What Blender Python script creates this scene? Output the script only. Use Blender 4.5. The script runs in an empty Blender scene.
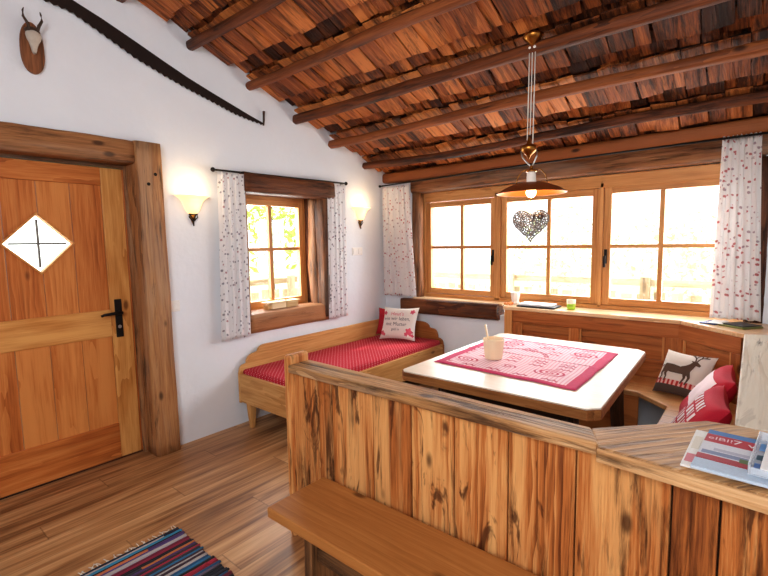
import bpy, math, random
from math import sin, cos, pi, radians, sqrt, hypot, atan2
from mathutils import Vector, Matrix, noise as mnoise

scene = bpy.context.scene
COL = scene.collection
RND = random.Random(11)

# ------------------------------------------------------------------ colours and materials
def lin(c):
    c /= 255.0
    return c / 12.92 if c <= 0.04045 else ((c + 0.055) / 1.055) ** 2.4
def rgb(r, g, b): return (lin(r), lin(g), lin(b), 1.0)

class NT:
    def __init__(s, name):
        s.m = bpy.data.materials.new(name); s.m.use_nodes = True
        s.t = s.m.node_tree; s.t.nodes.clear()
        s.out = s.n('ShaderNodeOutputMaterial')
    def n(s, typ, ins=None, **kw):
        nd = s.t.nodes.new(typ)
        for k, v in kw.items(): setattr(nd, k, v)
        for k, v in (ins or {}).items(): s.set(nd, k, v)
        return nd
    def set(s, nd, k, v):
        sock = nd.inputs[k]
        if isinstance(v, bpy.types.NodeSocket): s.t.links.new(v, sock)
        else: sock.default_value = v
    def math(s, op, a, b=0.0, c=0.0, clamp=False):
        return s.n('ShaderNodeMath', {0: a, 1: b, 2: c}, operation=op, use_clamp=clamp).outputs[0]
    def vmul(s, v, k):
        return s.n('ShaderNodeVectorMath', {0: v, 1: k}, operation='MULTIPLY').outputs[0]
    def vadd(s, v, k):
        return s.n('ShaderNodeVectorMath', {0: v, 1: k}, operation='ADD').outputs[0]
    def attr(s, name): return s.n('ShaderNodeAttribute', attribute_name=name)
    def noise(s, v, scale=1.0, detail=3.0, rough=.55, dist=0.0):
        return s.n('ShaderNodeTexNoise', {'Vector': v, 'Scale': scale, 'Detail': detail, 'Roughness': rough, 'Distortion': dist}).outputs[0]
    def ramp(s, f, stops, interp='LINEAR'):
        r = s.n('ShaderNodeValToRGB', {0: f}); cr = r.color_ramp; cr.interpolation = interp
        while len(cr.elements) < len(stops): cr.elements.new(.5)
        for e, (p, c) in zip(cr.elements, stops): e.position = p; e.color = c
        return r.outputs[0]
    def smooth(s, f, a, b):
        return s.n('ShaderNodeMapRange', {0: f, 1: a, 2: b, 3: 0.0, 4: 1.0}, interpolation_type='SMOOTHSTEP').outputs[0]
    def mix(s, f, a, b, mode='MIX'):
        nd = s.n('ShaderNodeMix', data_type='RGBA', blend_type=mode)
        s.set(nd, 0, f); s.set(nd, 6, a); s.set(nd, 7, b)
        return nd.outputs[2]
    def bsdf(s, color, rough=.6, bump=None, bstr=.3, bdist=.01, **kw):
        p = s.n('ShaderNodeBsdfPrincipled', {'Base Color': color, 'Roughness': rough})
        for k, v in kw.items(): s.set(p, k, v)
        if bump is not None:
            b = s.n('ShaderNodeBump', {'Height': bump, 'Strength': bstr, 'Distance': bdist})
            s.t.links.new(b.outputs[0], p.inputs['Normal'])
        s.t.links.new(p.outputs[0], s.out.inputs[0]); return p

def wood(name, light, mid, dark, rough=.55, weather=0.0, knots=.5, tintamt=.35, gscale=1.0, grey=0.0, bump=.25, wcol=None, spec=.3, ct=1.75, ringw=.12, sap=0.0, blotch=0.0):
    t = NT(name)
    g = t.attr('grain').outputs['Vector']; ti = t.attr('tint').outputs['Fac']
    low = t.n('ShaderNodeTexNoise', {'Vector': t.vmul(g, (.9, 4, 4)), 'Scale': 1.0, 'Detail': 2.0}).outputs[1]
    gw = t.vadd(g, t.vmul(low, (0.0, .05, .05)))
    fine = t.noise(t.vmul(gw, (3.0*gscale, 70*gscale, 70*gscale)), 1.0, 4, .6)
    band = t.noise(t.vmul(gw, (.9*gscale, 22*gscale, 22*gscale)), 1.0, 3, .6, .6)
    fibre = t.noise(t.vmul(gw, (6.0*gscale, 210*gscale, 210*gscale)), 1.0, 2, .6)
    ring = t.n('ShaderNodeTexWave', {'Vector': t.vmul(gw, (.22, 1, 1)), 'Scale': 11*gscale, 'Distortion': 6.0, 'Detail': 2.0, 'Detail Scale': 1.1, 'Detail Roughness': .55}, wave_type='BANDS', bands_direction='Y', wave_profile='SAW').outputs['Fac']
    f = t.math('ADD', t.math('MULTIPLY', fine, .30), t.math('MULTIPLY', band, .40))
    f = t.math('ADD', f, t.math('ADD', t.math('MULTIPLY', fibre, .26), t.math('MULTIPLY', t.math('MULTIPLY', ring, t.smooth(t.noise(t.vmul(g, (1.3, 6, 6)), 1.0, 2), .42, .62)), ringw*1.6)))
    f = t.math('ADD', f, t.math('MULTIPLY', ti, tintamt))
    f = t.math('ADD', t.math('MULTIPLY', t.math('SUBTRACT', f, .55), ct), .55)
    c = t.ramp(f, [(.22, light), (.55, mid), (.90, dark)])
    if sap > 0:
        sn = t.noise(t.vadd(t.vmul(gw, (.5, 11, 11)), (4.4, 6.1, 0)), 1.0, 2, .5)
        c = t.mix(t.math('MULTIPLY', t.smooth(sn, .54, .63), sap), c, (min(1, light[0]*1.12), min(1, light[1]*1.25), min(1, light[2]*1.35), 1))
    if blotch > 0:
        bn = t.noise(t.vadd(t.vmul(g, (2.6, 11, 11)), (9.4, 3.1, 2.2)), 1.0, 4, .62, 1.2)
        c = t.mix(t.math('MULTIPLY', t.smooth(bn, .57, .66), blotch), c, (dark[0]*.42, dark[1]*.36, dark[2]*.36, 1))
    # knots
    kv = t.vmul(gw, (3.4, 7.5, 7.5))
    vo = t.n('ShaderNodeTexVoronoi', {'Vector': kv, 'Scale': 1.0, 'Randomness': 1.0}, feature='F1')
    sel = t.math('GREATER_THAN', t.n('ShaderNodeSeparateColor', {0: vo.outputs[1]}).outputs[0], 1.0 - knots*.55)
    k = t.math('MULTIPLY', t.math('SUBTRACT', 1.0, t.smooth(vo.outputs[0], .06, .17)), sel)
    c = t.mix(t.math('MULTIPLY', k, .85), c, (dark[0]*.35, dark[1]*.3, dark[2]*.3, 1))
    h = f
    if weather > 0:
        w1 = t.noise(t.vadd(t.vmul(gw, (2.2, 26, 26)), (7.3, 1.1, 4.2)), 1.0, 5, .7, .3)
        w2 = t.noise(t.vadd(t.vmul(g, (1.6, 7, 7)), (1.7, 9.1, 2.2)), 1.0, 3, .6)
        w = t.math('ADD', t.math('MULTIPLY', w1, .7), t.math('MULTIPLY', w2, .4))
        w = t.math('ADD', w, t.math('MULTIPLY', ti, .10))
        ww = t.math('MULTIPLY', t.smooth(w, .66 - .16*weather, .80 - .12*weather), .9)
        c = t.mix(ww, c, wcol or (dark[0]*.30, dark[1]*.27, dark[2]*.25, 1))
        h = t.math('SUBTRACT', f, t.math('MULTIPLY', ww, .8))
    if grey > 0:
        gn = t.noise(t.vadd(t.vmul(g, (1.1, 9, 9)), (3.3, 2.2, 8.8)), 1.0, 3, .6)
        c = t.mix(t.math('MULTIPLY', t.smooth(gn, .45, .65), grey), c, rgb(176, 166, 150))
    t.bsdf(c, rough, h, bump, .008, **{'Specular IOR Level': spec})
    return t.m

def plain(name, color, rough=.6, metal=0.0, nscale=30, namt=.06, bump=.0, emis=None, estr=0.0, **kw):
    t = NT(name)
    v = t.n('ShaderNodeTexCoord').outputs['Object']
    n = t.noise(v, nscale, 3, .6)
    c = t.mix(n, tuple(x*(1-namt) for x in color[:3])+(1,), tuple(min(1, x*(1+namt)) for x in color[:3])+(1,))
    d = {'Metallic': metal}
    if emis: d['Emission Color'] = emis; d['Emission Strength'] = estr
    d.update(kw)
    t.bsdf(c, rough, n if bump else None, bump, .01, **d)
    return t.m

def vcol(name, rough=.6, bump=0.0):
    t = NT(name); a = t.attr('vc').outputs['Color']; g = t.attr('grain').outputs['Vector']
    n = t.noise(g, 180, 2, .6)
    c = t.mix(t.math('MULTIPLY', n, .25), a, (.02, .02, .02, 1), 'MIX')
    t.bsdf(c, rough, n if bump else None, bump, .004)
    return t.m

M = {}
M['plank'] = wood('aged_spruce', rgb(226, 166, 102), rgb(190, 114, 56), rgb(116, 60, 28), weather=.66, knots=.75, tintamt=.36, bump=.6, ct=2.0, sap=.6, blotch=.85)
M['rail'] = wood('aged_rail', rgb(226, 186, 138), rgb(196, 146, 94), rgb(120, 76, 42), weather=.75, knots=.3, tintamt=.2, bump=.8, grey=.25)
M['bench'] = wood('stained_bench', rgb(196, 136, 74), rgb(174, 112, 56), rgb(140, 84, 40), weather=0, knots=.7, tintamt=.25, bump=.1, ct=1.3, ringw=.06)
M['benchleg'] = wood('rough_leg', rgb(184, 136, 92), rgb(144, 100, 62), rgb(84, 56, 34), weather=.7, knots=.3, bump=.6)
M['honey'] = wood('honey_pine', rgb(226, 178, 116), rgb(206, 152, 90), rgb(176, 120, 64), weather=0, knots=.15, tintamt=.15, bump=.05)
M['bedhead'] = wood('brown_pine', rgb(190, 122, 66), rgb(166, 98, 48), rgb(130, 72, 34), weather=0, knots=.2, tintamt=.15, bump=.05)
M['door'] = wood('larch_door', rgb(216, 142, 76), rgb(194, 112, 52), rgb(150, 76, 30), weather=0, knots=.5, tintamt=.34, sap=.3, bump=.08, rough=.45)
M['stile'] = wood('pale_larch', rgb(226, 168, 98), rgb(204, 138, 70), rgb(168, 98, 44), weather=0, knots=.2, tintamt=.3, bump=.06, rough=.45)
M['frame'] = wood('window_pine', rgb(218, 162, 102), rgb(198, 138, 80), rgb(166, 106, 56), weather=0, knots=.12, tintamt=.2, bump=.05, rough=.45)
M['log'] = wood('weathered_log', rgb(172, 118, 74), rgb(136, 86, 50), rgb(84, 50, 28), weather=.75, knots=.4, tintamt=.25, bump=.9, gscale=.8, grey=.2)
M['doorlog'] = wood('adzed_log', rgb(196, 146, 96), rgb(164, 112, 70), rgb(104, 66, 38), weather=.55, knots=.5, tintamt=.25, bump=.9, grey=.22)
M['darklog'] = wood('dark_log', rgb(146, 88, 48), rgb(110, 62, 34), rgb(66, 36, 20), weather=.7, knots=.3, tintamt=.25, bump=.8)
M['pole'] = wood('roof_pole_wood', rgb(160, 92, 48), rgb(120, 64, 32), rgb(66, 34, 18), weather=.6, knots=.4, tintamt=.3, bump=.6)
M['shake'] = wood('roof_shake', rgb(216, 134, 70), rgb(160, 86, 40), rgb(72, 36, 18), weather=.75, knots=.25, tintamt=.55, bump=.8, gscale=.75, ct=1.9, ringw=.02, blotch=.45)
M['cpanel'] = wood('corner_panel', rgb(196, 122, 66), rgb(168, 94, 46), rgb(116, 60, 28), weather=.25, knots=.9, tintamt=.3, bump=.1, rough=.42, ringw=.08, ct=1.6, sap=.25, blotch=.3)
M['cedge'] = wood('panel_trim', rgb(210, 148, 90), rgb(184, 116, 62), rgb(140, 80, 40), weather=0, knots=.2, tintamt=.2, bump=.1, rough=.42)
M['ledge'] = wood('waxed_ledge', rgb(242, 214, 176), rgb(226, 184, 136), rgb(190, 138, 90), weather=0, knots=.3, tintamt=.2, bump=.1, rough=.3, spec=.6)
M['pale'] = wood('bleached_board', rgb(236, 228, 212), rgb(222, 210, 190), rgb(190, 172, 146), weather=.5, knots=.8, tintamt=.1, bump=.9, gscale=.5, ct=1.2, blotch=.25, wcol=rgb(110, 92, 72), rough=.7)
M['ttop'] = wood('scrubbed_top', rgb(246, 236, 220), rgb(240, 226, 204), rgb(226, 204, 174), weather=0, knots=.08, tintamt=.1, bump=.05, rough=.35, spec=.5, ct=.9)
M['tedge'] = wood('table_edge', rgb(186, 128, 74), rgb(158, 100, 54), rgb(112, 66, 34), weather=.2, knots=.1, tintamt=.2)
M['tleg'] = wood('table_leg_wood', rgb(96, 64, 40), rgb(70, 44, 26), rgb(40, 24, 14), weather=.3, knots=.2)
M['seat'] = wood('corner_seat', rgb(216, 166, 112), rgb(190, 134, 80), rgb(146, 92, 50), weather=0, knots=.4, tintamt=.2, rough=.3, spec=.5)
M['box'] = wood('pale_box', rgb(240, 216, 178), rgb(228, 196, 148), rgb(196, 156, 104), weather=0, knots=.05)
M['turned'] = wood('turned_beech', rgb(248, 230, 200), rgb(242, 218, 182), rgb(230, 200, 160), weather=0, knots=0, tintamt=.1, rough=.5, ct=.8, ringw=0.0)
M['plaque'] = wood('plaque_wood', rgb(176, 116, 76), rgb(140, 88, 56), rgb(90, 58, 38), weather=.5, knots=.2)
M['fence'] = wood('fence_wood', rgb(236, 220, 196), rgb(220, 200, 172), rgb(190, 160, 130), weather=.2, knots=.1, tintamt=.3)
M['trunk'] = wood('bark', rgb(150, 130, 108), rgb(120, 100, 80), rgb(80, 64, 48), weather=.5)

M['iron'] = plain('black_iron', rgb(38, 34, 32), .5, .7, bump=.05)
M['rust'] = plain('dark_saw_steel', rgb(48, 36, 32), .6, .5, 14, .3, bump=.1)
M['brass'] = plain('old_brass', rgb(176, 120, 56), .3, 1.0)
M['copper'] = plain('copper_shade', rgb(150, 84, 40), .42, .7)
M['copperin'] = plain('copper_shade_inner', rgb(214, 124, 52), .45, .4, emis=rgb(255, 150, 60), estr=.06)
M['silver'] = plain('silver_wire', rgb(186, 184, 180), .32, .85)
M['pewter'] = plain('grey_wire', rgb(128, 124, 120), .45, .5)
M['china'] = plain('white_china', rgb(246, 240, 230), .3)
M['bone'] = plain('bleached_bone', rgb(196, 184, 170), .7, 0, 60, .15, bump=.2)
M['horn'] = plain('dark_horn', rgb(70, 52, 40), .6, 0, 50, .25, bump=.2)
M['cord'] = plain('pale_cord', rgb(226, 220, 208), .8)
M['plastic'] = plain('white_plastic', rgb(240, 238, 234), .4)
M['bulb'] = plain('lit_bulb', rgb(255, 236, 200), .4, emis=rgb(255, 214, 150), estr=9.0)
M['sconceglass'] = plain('lit_frosted_glass', rgb(255, 236, 200), .4, emis=rgb(255, 196, 124), estr=1.25)
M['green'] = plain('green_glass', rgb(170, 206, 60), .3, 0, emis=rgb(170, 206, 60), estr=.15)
M['wax'] = plain('cream_wax', rgb(250, 244, 220), .5, 0, emis=rgb(255, 246, 214), estr=.1)
M['orange'] = plain('orange_decor', rgb(220, 140, 70), .6)
M['blackcard'] = plain('black_card', rgb(34, 32, 36), .5)
M['paper'] = plain('white_paper', rgb(244, 244, 242), .6)
M['navy'] = plain('navy_print', rgb(54, 66, 120), .5)
M['olive'] = plain('olive_cover', rgb(120, 124, 60), .5)
M['clear'] = plain('clear_acrylic', rgb(224, 232, 240), .15, 0, Alpha=.45)
M['redcloth'] = plain('deep_red_cloth', rgb(178, 26, 44), .85, 0, 220, .2, bump=.15)
M['crimson'] = plain('crimson_cloth', rgb(196, 22, 52), .85, 0, 220, .15, bump=.15)
M['pinkprint'] = plain('pink_print', rgb(214, 90, 112), .85)
M['whiteprint'] = plain('white_print', rgb(246, 226, 230), .85, 0, 150, .12)
M['greyprint'] = plain('grey_print', rgb(96, 90, 94), .85)
M['deerprint'] = plain('brown_felt', rgb(96, 72, 58), .9, 0, 120, .2)
M['leaf'] = plain('spring_leaf', rgb(206, 218, 120), .6, 0, 3, .3)
M['leafpale'] = plain('pale_leaf', rgb(226, 232, 196), .6, 0, 3, .2)
M['grass'] = plain('pale_grass', rgb(214, 222, 180), .9, 0, 2, .15)
M['vc'] = vcol('printed_colours', .6)
M['rag'] = vcol('rag_weave', .95, .5)

t = NT('lime_plaster')
v = t.n('ShaderNodeTexCoord').outputs['Object']
n1 = t.noise(v, 2.2, 4, .6); n2 = t.noise(v, 26, 3, .6)
t.bsdf(t.mix(n1, rgb(228, 232, 238), rgb(239, 243, 248)), .9, t.math('ADD', t.math('MULTIPLY', n1, 1.0), t.math('MULTIPLY', n2, .12)), .35, .03)
M['plaster'] = t.m

t = NT('window_glass')
tr = t.n('ShaderNodeBsdfTransparent', {0: (.97, .98, .98, 1)}); gl = t.n('ShaderNodeBsdfGlossy', {0: (1, 1, 1, 1), 'Roughness': .02})
mx = t.n('ShaderNodeMixShader', {0: .05}); t.t.links.new(tr.outputs[0], mx.inputs[1]); t.t.links.new(gl.outputs[0], mx.inputs[2])
t.t.links.new(mx.outputs[0], t.out.inputs[0]); M['glass'] = t.m

t = NT('frosted_pane')
tr = t.n('ShaderNodeBsdfTranslucent', {0: (.95, .97, .98, 1)}); em = t.n('ShaderNodeEmission', {0: (.93, .98, 1, 1), 1: 1.0})
mx = t.n('ShaderNodeAddShader'); t.t.links.new(tr.outputs[0], mx.inputs[0]); t.t.links.new(em.outputs[0], mx.inputs[1])
t.t.links.new(mx.outputs[0], t.out.inputs[0]); M['frost'] = t.m

# floor boards: long narrow planks along y
t = NT('oak_floor')
v = t.n('ShaderNodeTexCoord').outputs['Object']
sx = t.n('ShaderNodeSeparateXYZ', {0: v})
col_i = t.math('FLOOR', t.math('DIVIDE', sx.outputs[0], .165))
offs = t.math('MULTIPLY', t.math('FRACT', t.math('MULTIPLY', col_i, .617)), 1.7)
row_i = t.math('FLOOR', t.math('DIVIDE', t.math('ADD', sx.outputs[1], offs), 2.1))
idv = t.n('ShaderNodeCombineXYZ', {0: col_i, 1: row_i, 2: 0.0}).outputs[0]
wn = t.n('ShaderNodeTexWhiteNoise', {'Vector': idv})
gv = t.vadd(t.n('ShaderNodeCombineXYZ', {0: t.math('MULTIPLY', sx.outputs[0], 1.0), 1: sx.outputs[1], 2: 0.0}).outputs[0], t.vmul(wn.outputs['Color'], (9, 9, 9)))
fine = t.noise(t.vmul(gv, (60, 2.2, 1)), 1.0, 4, .6)
band = t.noise(t.vmul(gv, (13, .8, 1)), 1.0, 3, .55, .8)
f = t.math('ADD', t.math('MULTIPLY', fine, .35), t.math('MULTIPLY', band, .75))
f = t.math('ADD', f, t.math('MULTIPLY', t.math('SUBTRACT', wn.outputs['Value'], .5), .10))
c = t.ramp(f, [(.36, rgb(218, 174, 126)), (.53, rgb(184, 136, 90)), (.70, rgb(126, 84, 52))])
kv = t.n('ShaderNodeTexVoronoi', {'Vector': t.vmul(gv, (7, 3, 1)), 'Scale': 1.0})
ks = t.math('GREATER_THAN', t.n('ShaderNodeSeparateColor', {0: kv.outputs[1]}).outputs[0], .8)
c = t.mix(t.math('MULTIPLY', t.math('MULTIPLY', t.math('SUBTRACT', 1.0, t.smooth(kv.outputs[0], .04, .16)), ks), .6), c, rgb(90, 54, 30))
ex = t.math('ABSOLUTE', t.math('SUBTRACT', t.math('FRACT', t.math('DIVIDE', sx.outputs[0], .165)), .5))
ey = t.math('ABSOLUTE', t.math('SUBTRACT', t.math('FRACT', t.math('DIVIDE', t.math('ADD', sx.outputs[1], offs), 2.1)), .5))
seam = t.math('MAXIMUM', t.smooth(ex, .485, .497), t.smooth(ey, .4975, .4995))
c = t.mix(t.math('MULTIPLY', seam, .45), c, rgb(90, 58, 34))
t.bsdf(c, .38, f, .06, .005, **{'Specular IOR Level': .4}); M['floor'] = t.m

def floral(name, dots, base=rgb(246, 245, 246), sc=24.0):
    t = NT(name); g = t.attr('grain').outputs['Vector']
    gg = t.vmul(g, (1, 1, 0))
    vo = t.n('ShaderNodeTexVoronoi', {'Vector': t.vmul(gg, (1.15, .85, 0)), 'Scale': sc, 'Randomness': .75}, feature='F1')
    wob = t.noise(gg, 160, 2, .6)
    m = t.math('SUBTRACT', 1.0, t.smooth(t.math('ADD', vo.outputs[0], t.math('MULTIPLY', wob, .34)), .40, .50))
    sel = t.n('ShaderNodeSeparateColor', {0: vo.outputs[1]}).outputs[1]
    dc = t.ramp(sel, dots, 'CONSTANT')
    c = t.mix(t.math('MULTIPLY', m, .9), base, dc)
    p = t.n('ShaderNodeBsdfPrincipled', {'Base Color': c, 'Roughness': .9})
    tl = t.n('ShaderNodeBsdfTranslucent', {0: c})
    mx = t.n('ShaderNodeMixShader', {0: .3}); t.t.links.new(p.outputs[0], mx.inputs[1]); t.t.links.new(tl.outputs[0], mx.inputs[2])
    t.t.links.new(mx.outputs[0], t.out.inputs[0]); return t.m
M['curtA'] = floral('grey_sprig_cotton', [(0, rgb(140, 134, 146)), (.5, rgb(158, 148, 154)), (.8, rgb(186, 140, 146))], sc=36)
M['curtB'] = floral('pink_sprig_cotton', [(0, rgb(196, 112, 112)), (.45, rgb(176, 150, 156)), (.75, rgb(186, 84, 88))], rgb(240, 236, 234), 36)

# red bench pad: woven dots
t = NT('red_woven_pad'); g = t.attr('grain').outputs['Vector']
vo = t.n('ShaderNodeSeparateXYZ', {0: g})
fa = t.math('ABSOLUTE', t.math('SUBTRACT', t.math('FRACT', t.math('MULTIPLY', t.math('ADD', vo.outputs[0], vo.outputs[1]), 26.0)), .5))
fb = t.math('ABSOLUTE', t.math('SUBTRACT', t.math('FRACT', t.math('MULTIPLY', t.math('SUBTRACT', vo.outputs[0], vo.outputs[1]), 26.0)), .5))
dd = t.math('SQRT', t.math('ADD', t.math('MULTIPLY', fa, fa), t.math('MULTIPLY', fb, fb)))
msk = t.math('SUBTRACT', 1.0, t.smooth(dd, .13, .22))
t.bsdf(t.mix(t.math('MULTIPLY', msk, .7), rgb(186, 28, 48), rgb(244, 176, 182)), .9, dd, .1, .004); M['pad'] = t.m

# table cloth: pink border, fine stripes, scroll motifs, central braid.  grain = (u, v) in metres, size .86 x .89
t = NT('pink_jacquard'); g = t.attr('grain').outputs['Vector']; s_ = t.n('ShaderNodeSeparateXYZ', {0: g}); U, V = s_.outputs[0], s_.outputs[1]
W_, H_ = .86, .89
stripe = t.smooth(t.math('SINE', t.math('MULTIPLY', U, 2*pi*46)), .1, .7)
c = t.mix(t.math('MULTIPLY', stripe, .5), rgb(246, 218, 226), rgb(216, 110, 144))
def ringmot(cx, cy, R):
    dx = t.math('SUBTRACT', U, cx); dy = t.math('SUBTRACT', V, cy)
    d = t.math('SQRT', t.math('ADD', t.math('MULTIPLY', dx, dx), t.math('MULTIPLY', t.math('MULTIPLY', dy, dy), 1.6)))
    an = t.math('ARCTAN2', dy, dx)
    w = t.math('SINE', t.math('ADD', t.math('MULTIPLY', d, 190.0), t.math('MULTIPLY', an, 3.0)))
    return t.math('MULTIPLY', t.smooth(w, .0, .45), t.math('SUBTRACT', 1.0, t.smooth(d, R*.85, R)))
for cx, cy, R in ((.14, .17, .085), (.66, .2, .1), (.2, .74, .09), (.7, .70, .09), (.42, .18, .05), (.45, .74, .06)):
    c = t.mix(t.math('MULTIPLY', ringmot(cx, cy, R), .95), c, rgb(196, 44, 88))
# script-like wavy rows
for cy in (.07, .30, .36, .40, .60, .66, .82):
    wv = t.math('ADD', cy, t.math('MULTIPLY', t.math('SINE', t.math('MULTIPLY', U, 150.0)), .008))
    d = t.math('ABSOLUTE', t.math('SUBTRACT', V, wv))
    c = t.mix(t.math('MULTIPLY', t.math('SUBTRACT', 1.0, t.smooth(d, .006, .011)), t.math('MULTIPLY', .9, t.smooth(t.math('SINE', t.math('MULTIPLY', U, 38.0)), -.3, .0))), c, rgb(190, 60, 96))
# arch over the braid
dx = t.math('SUBTRACT', U, .36); dy = t.math('MULTIPLY', t.math('SUBTRACT', V, .47), 1.1)
d = t.math('ABSOLUTE', t.math('SUBTRACT', t.math('SQRT', t.math('ADD', t.math('MULTIPLY', dx, dx), t.math('MULTIPLY', dy, dy))), .17))
up = t.math('GREATER_THAN', V, .5)
c = t.mix(t.math('MULTIPLY', t.math('MULTIPLY', t.math('SUBTRACT', 1.0, t.smooth(d, .012, .02)), up), t.smooth(t.noise(g, 90, 2), .4, .5)), c, rgb(178, 50, 84))
d = t.math('ABSOLUTE', t.math('SUBTRACT', V, .46))
br = t.math('SUBTRACT', 1.0, t.smooth(d, .012, .015))
c = t.mix(br, c, t.mix(t.smooth(t.math('SINE', t.math('MULTIPLY', U, 2*pi*34)), -.2, .2), rgb(214, 110, 140), rgb(140, 24, 58)))
du = t.math('MINIMUM', U, t.math('SUBTRACT', W_, U)); dv = t.math('MINIMUM', V, t.math('SUBTRACT', H_, V))
b1 = t.math('SUBTRACT', 1.0, t.smooth(du, .058, .062)); b2 = t.math('SUBTRACT', 1.0, t.smooth(dv, .038, .042))
c = t.mix(t.math('MAXIMUM', b1, b2), c, t.mix(t.noise(t.vmul(g, (60, 60, 1)), 1, 2), rgb(196, 40, 88), rgb(222, 84, 128)))
t.bsdf(c, .85, t.noise(g, 260, 2), .1, .003); M['cloth'] = t.m

# deer cushion: cream with red and white band and brown hem.  grain.y = 0 (bottom) .. 1 (top)
t = NT('cream_band_cotton'); g = t.attr('grain').outputs['Vector']; s_ = t.n('ShaderNodeSeparateXYZ', {0: g}); U, V = s_.outputs[0], s_.outputs[1]
st = t.smooth(t.math('SINE', t.math('MULTIPLY', U, 2*pi*11)), -.2, .2)
band = t.mix(st, rgb(196, 52, 52), rgb(236, 190, 180))
c = t.mix(t.math('GREATER_THAN', V, .17), rgb(92, 74, 66), band)
c = t.mix(t.math('GREATER_THAN', V, .29), c, rgb(232, 224, 214))
t.bsdf(c, .9, t.noise(g, 140, 2), .2, .004); M['deercloth'] = t.m
M['creamcloth'] = plain('cream_cotton', rgb(236, 230, 222), .9, 0, 90, .06, bump=.1)

# ------------------------------------------------------------------ mesh builder
class MB:
    def __init__(s): s.v = []; s.f = []; s.g = []; s.t = []; s.c = []; s.sm = []
    def add(s, verts, faces, grain=None, tint=0.0, col=(1, 1, 1), smooth=False, mat=None):
        b = len(s.v)
        for i, p in enumerate(verts):
            s.g.append(tuple(grain[i]) if grain else tuple(p))
            p = Vector(p)
            if mat is not None: p = mat @ p
            s.v.append(tuple(p)); s.t.append(tint if not isinstance(tint, list) else tint[i]); s.c.append(tuple(col)+(1.0,))
        for f in faces: s.f.append([b+i for i in f]); s.sm.append(smooth)
        return s
    def box(s, x0, x1, y0, y1, z0, z1, mat=None, ax=None, tint=None, col=(1, 1, 1), jit=0.0):
        d = (abs(x1-x0), abs(y1-y0), abs(z1-z0))
        if ax is None: ax = d.index(max(d))
        o = [RND.uniform(0, 40) for _ in range(3)]
        if tint is None: tint = RND.uniform(-.5, .5)
        vs = [(x, y, z) for z in (z0, z1) for y in (y0, y1) for x in (x0, x1)]
        if jit: vs = [tuple(q + RND.uniform(-jit, jit) for q in p) for p in vs]
        oth = [i for i in range(3) if i != ax]
        gr = [(p[ax]+o[0], p[oth[0]]+o[1], p[oth[1]]+o[2]) for p in vs]
        return s.add(vs, [(0, 2, 3, 1), (4, 5, 7, 6), (0, 1, 5, 4), (2, 6, 7, 3), (0, 4, 6, 2), (1, 3, 7, 5)], gr, tint, col, mat=mat)
    def prism(s, pts, h0, h1, mat=None, ax=0, tint=None, col=(1, 1, 1), smooth=False):
        n = len(pts); o = [RND.uniform(0, 40) for _ in range(3)]
        if tint is None: tint = RND.uniform(-.5, .5)
        vs = [(p[0], p[1], h0) for p in pts]+[(p[0], p[1], h1) for p in pts]
        oth = [i for i in range(3) if i != ax]
        gr = [(p[ax]+o[0], p[oth[0]]+o[1], p[oth[1]]+o[2]) for p in vs]
        s.add(vs, [tuple(reversed(range(n))), tuple(range(n, 2*n))], gr, tint, col, mat=mat)
        b = len(s.v)-2*n
        for i in range(n):
            j = (i+1) % n; s.f.append([b+i, b+j, b+n+j, b+n+i]); s.sm.append(smooth)
        return s
    def tube(s, path, r, seg=8, tint=None, col=(1, 1, 1), rough=0.0, up=(0, 0, 1), sup=2.0, aspect=1.0, rfreq=3.0, closed=False, mat=None):
        P = [Vector(p) for p in path]; n = len(P)
        if not isinstance(r, (list, tuple)): r = [r]*n
        o = [RND.uniform(0, 40) for _ in range(3)]
        if tint is None: tint = RND.uniform(-.5, .5)
        vs = []; gr = []; L = 0.0; upv = Vector(up)
        for i in range(n):
            if closed: T = P[(i+1) % n]-P[i-1]
            else: T = P[min(i+1, n-1)]-P[max(i-1, 0)]
            T.normalize()
            if i: L += (P[i]-P[i-1]).length
            A = T.cross(upv)
            if A.length < 1e-3: A = T.cross(Vector((1, 0, 0)))
            A.normalize(); B = A.cross(T).normalized()
            for k in range(seg):
                a = 2*pi*(k+.5)/seg
                ca, sa = cos(a), sin(a)
                e = 2.0/sup
                x = math.copysign(abs(ca)**e, ca)*r[i]; y = math.copysign(abs(sa)**e, sa)*r[i]*aspect
                if rough:
                    q = 1+rough*(mnoise.noise(Vector((o[0]+L*rfreq, o[1]+ca*1.3, o[2]+sa*1.3)))+.5*mnoise.noise(Vector((o[0]+L*rfreq*4, o[1]+ca*3, sa*3))))
                    x *= q; y *= q
                vs.append(tuple(P[i]+A*x+B*y)); gr.append((L+o[0], x+o[1], y+o[2]))
        fs = []
        for i in range(n if closed else n-1):
            i2 = (i+1) % n
            for k in range(seg):
                k2 = (k+1) % seg; fs.append((i*seg+k, i2*seg+k, i2*seg+k2, i*seg+k2))
        s.add(vs, fs, gr, tint, col, True, mat)
        if not closed:
            b = len(s.v)-len(vs)
            s.f.append([b+k for k in range(seg)]); s.sm.append(False)
            s.f.append([b+(n-1)*seg+k for k in reversed(range(seg))]); s.sm.append(False)
        return s
    def log(s, p0, p1, hw, hh, n=14, seg=16, rough=.12, sup=4.0, tint=None, bend=.0, up=(0, 0, 1)):
        p0 = Vector(p0); p1 = Vector(p1); D = p1-p0; o = RND.uniform(0, 50); pts = []
        for i in range(n):
            u = i/(n-1); q = p0+D*u
            q = q+Vector((mnoise.noise(Vector((o+u*2, 0, 0))), mnoise.noise(Vector((o+u*2, 5, 0))), mnoise.noise(Vector((o+u*2, 9, 0)))))*bend
            pts.append(q)
        return s.tube(pts, hw, seg, tint, rough=rough, sup=sup, aspect=hh/hw, rfreq=2.2, up=up)
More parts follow.
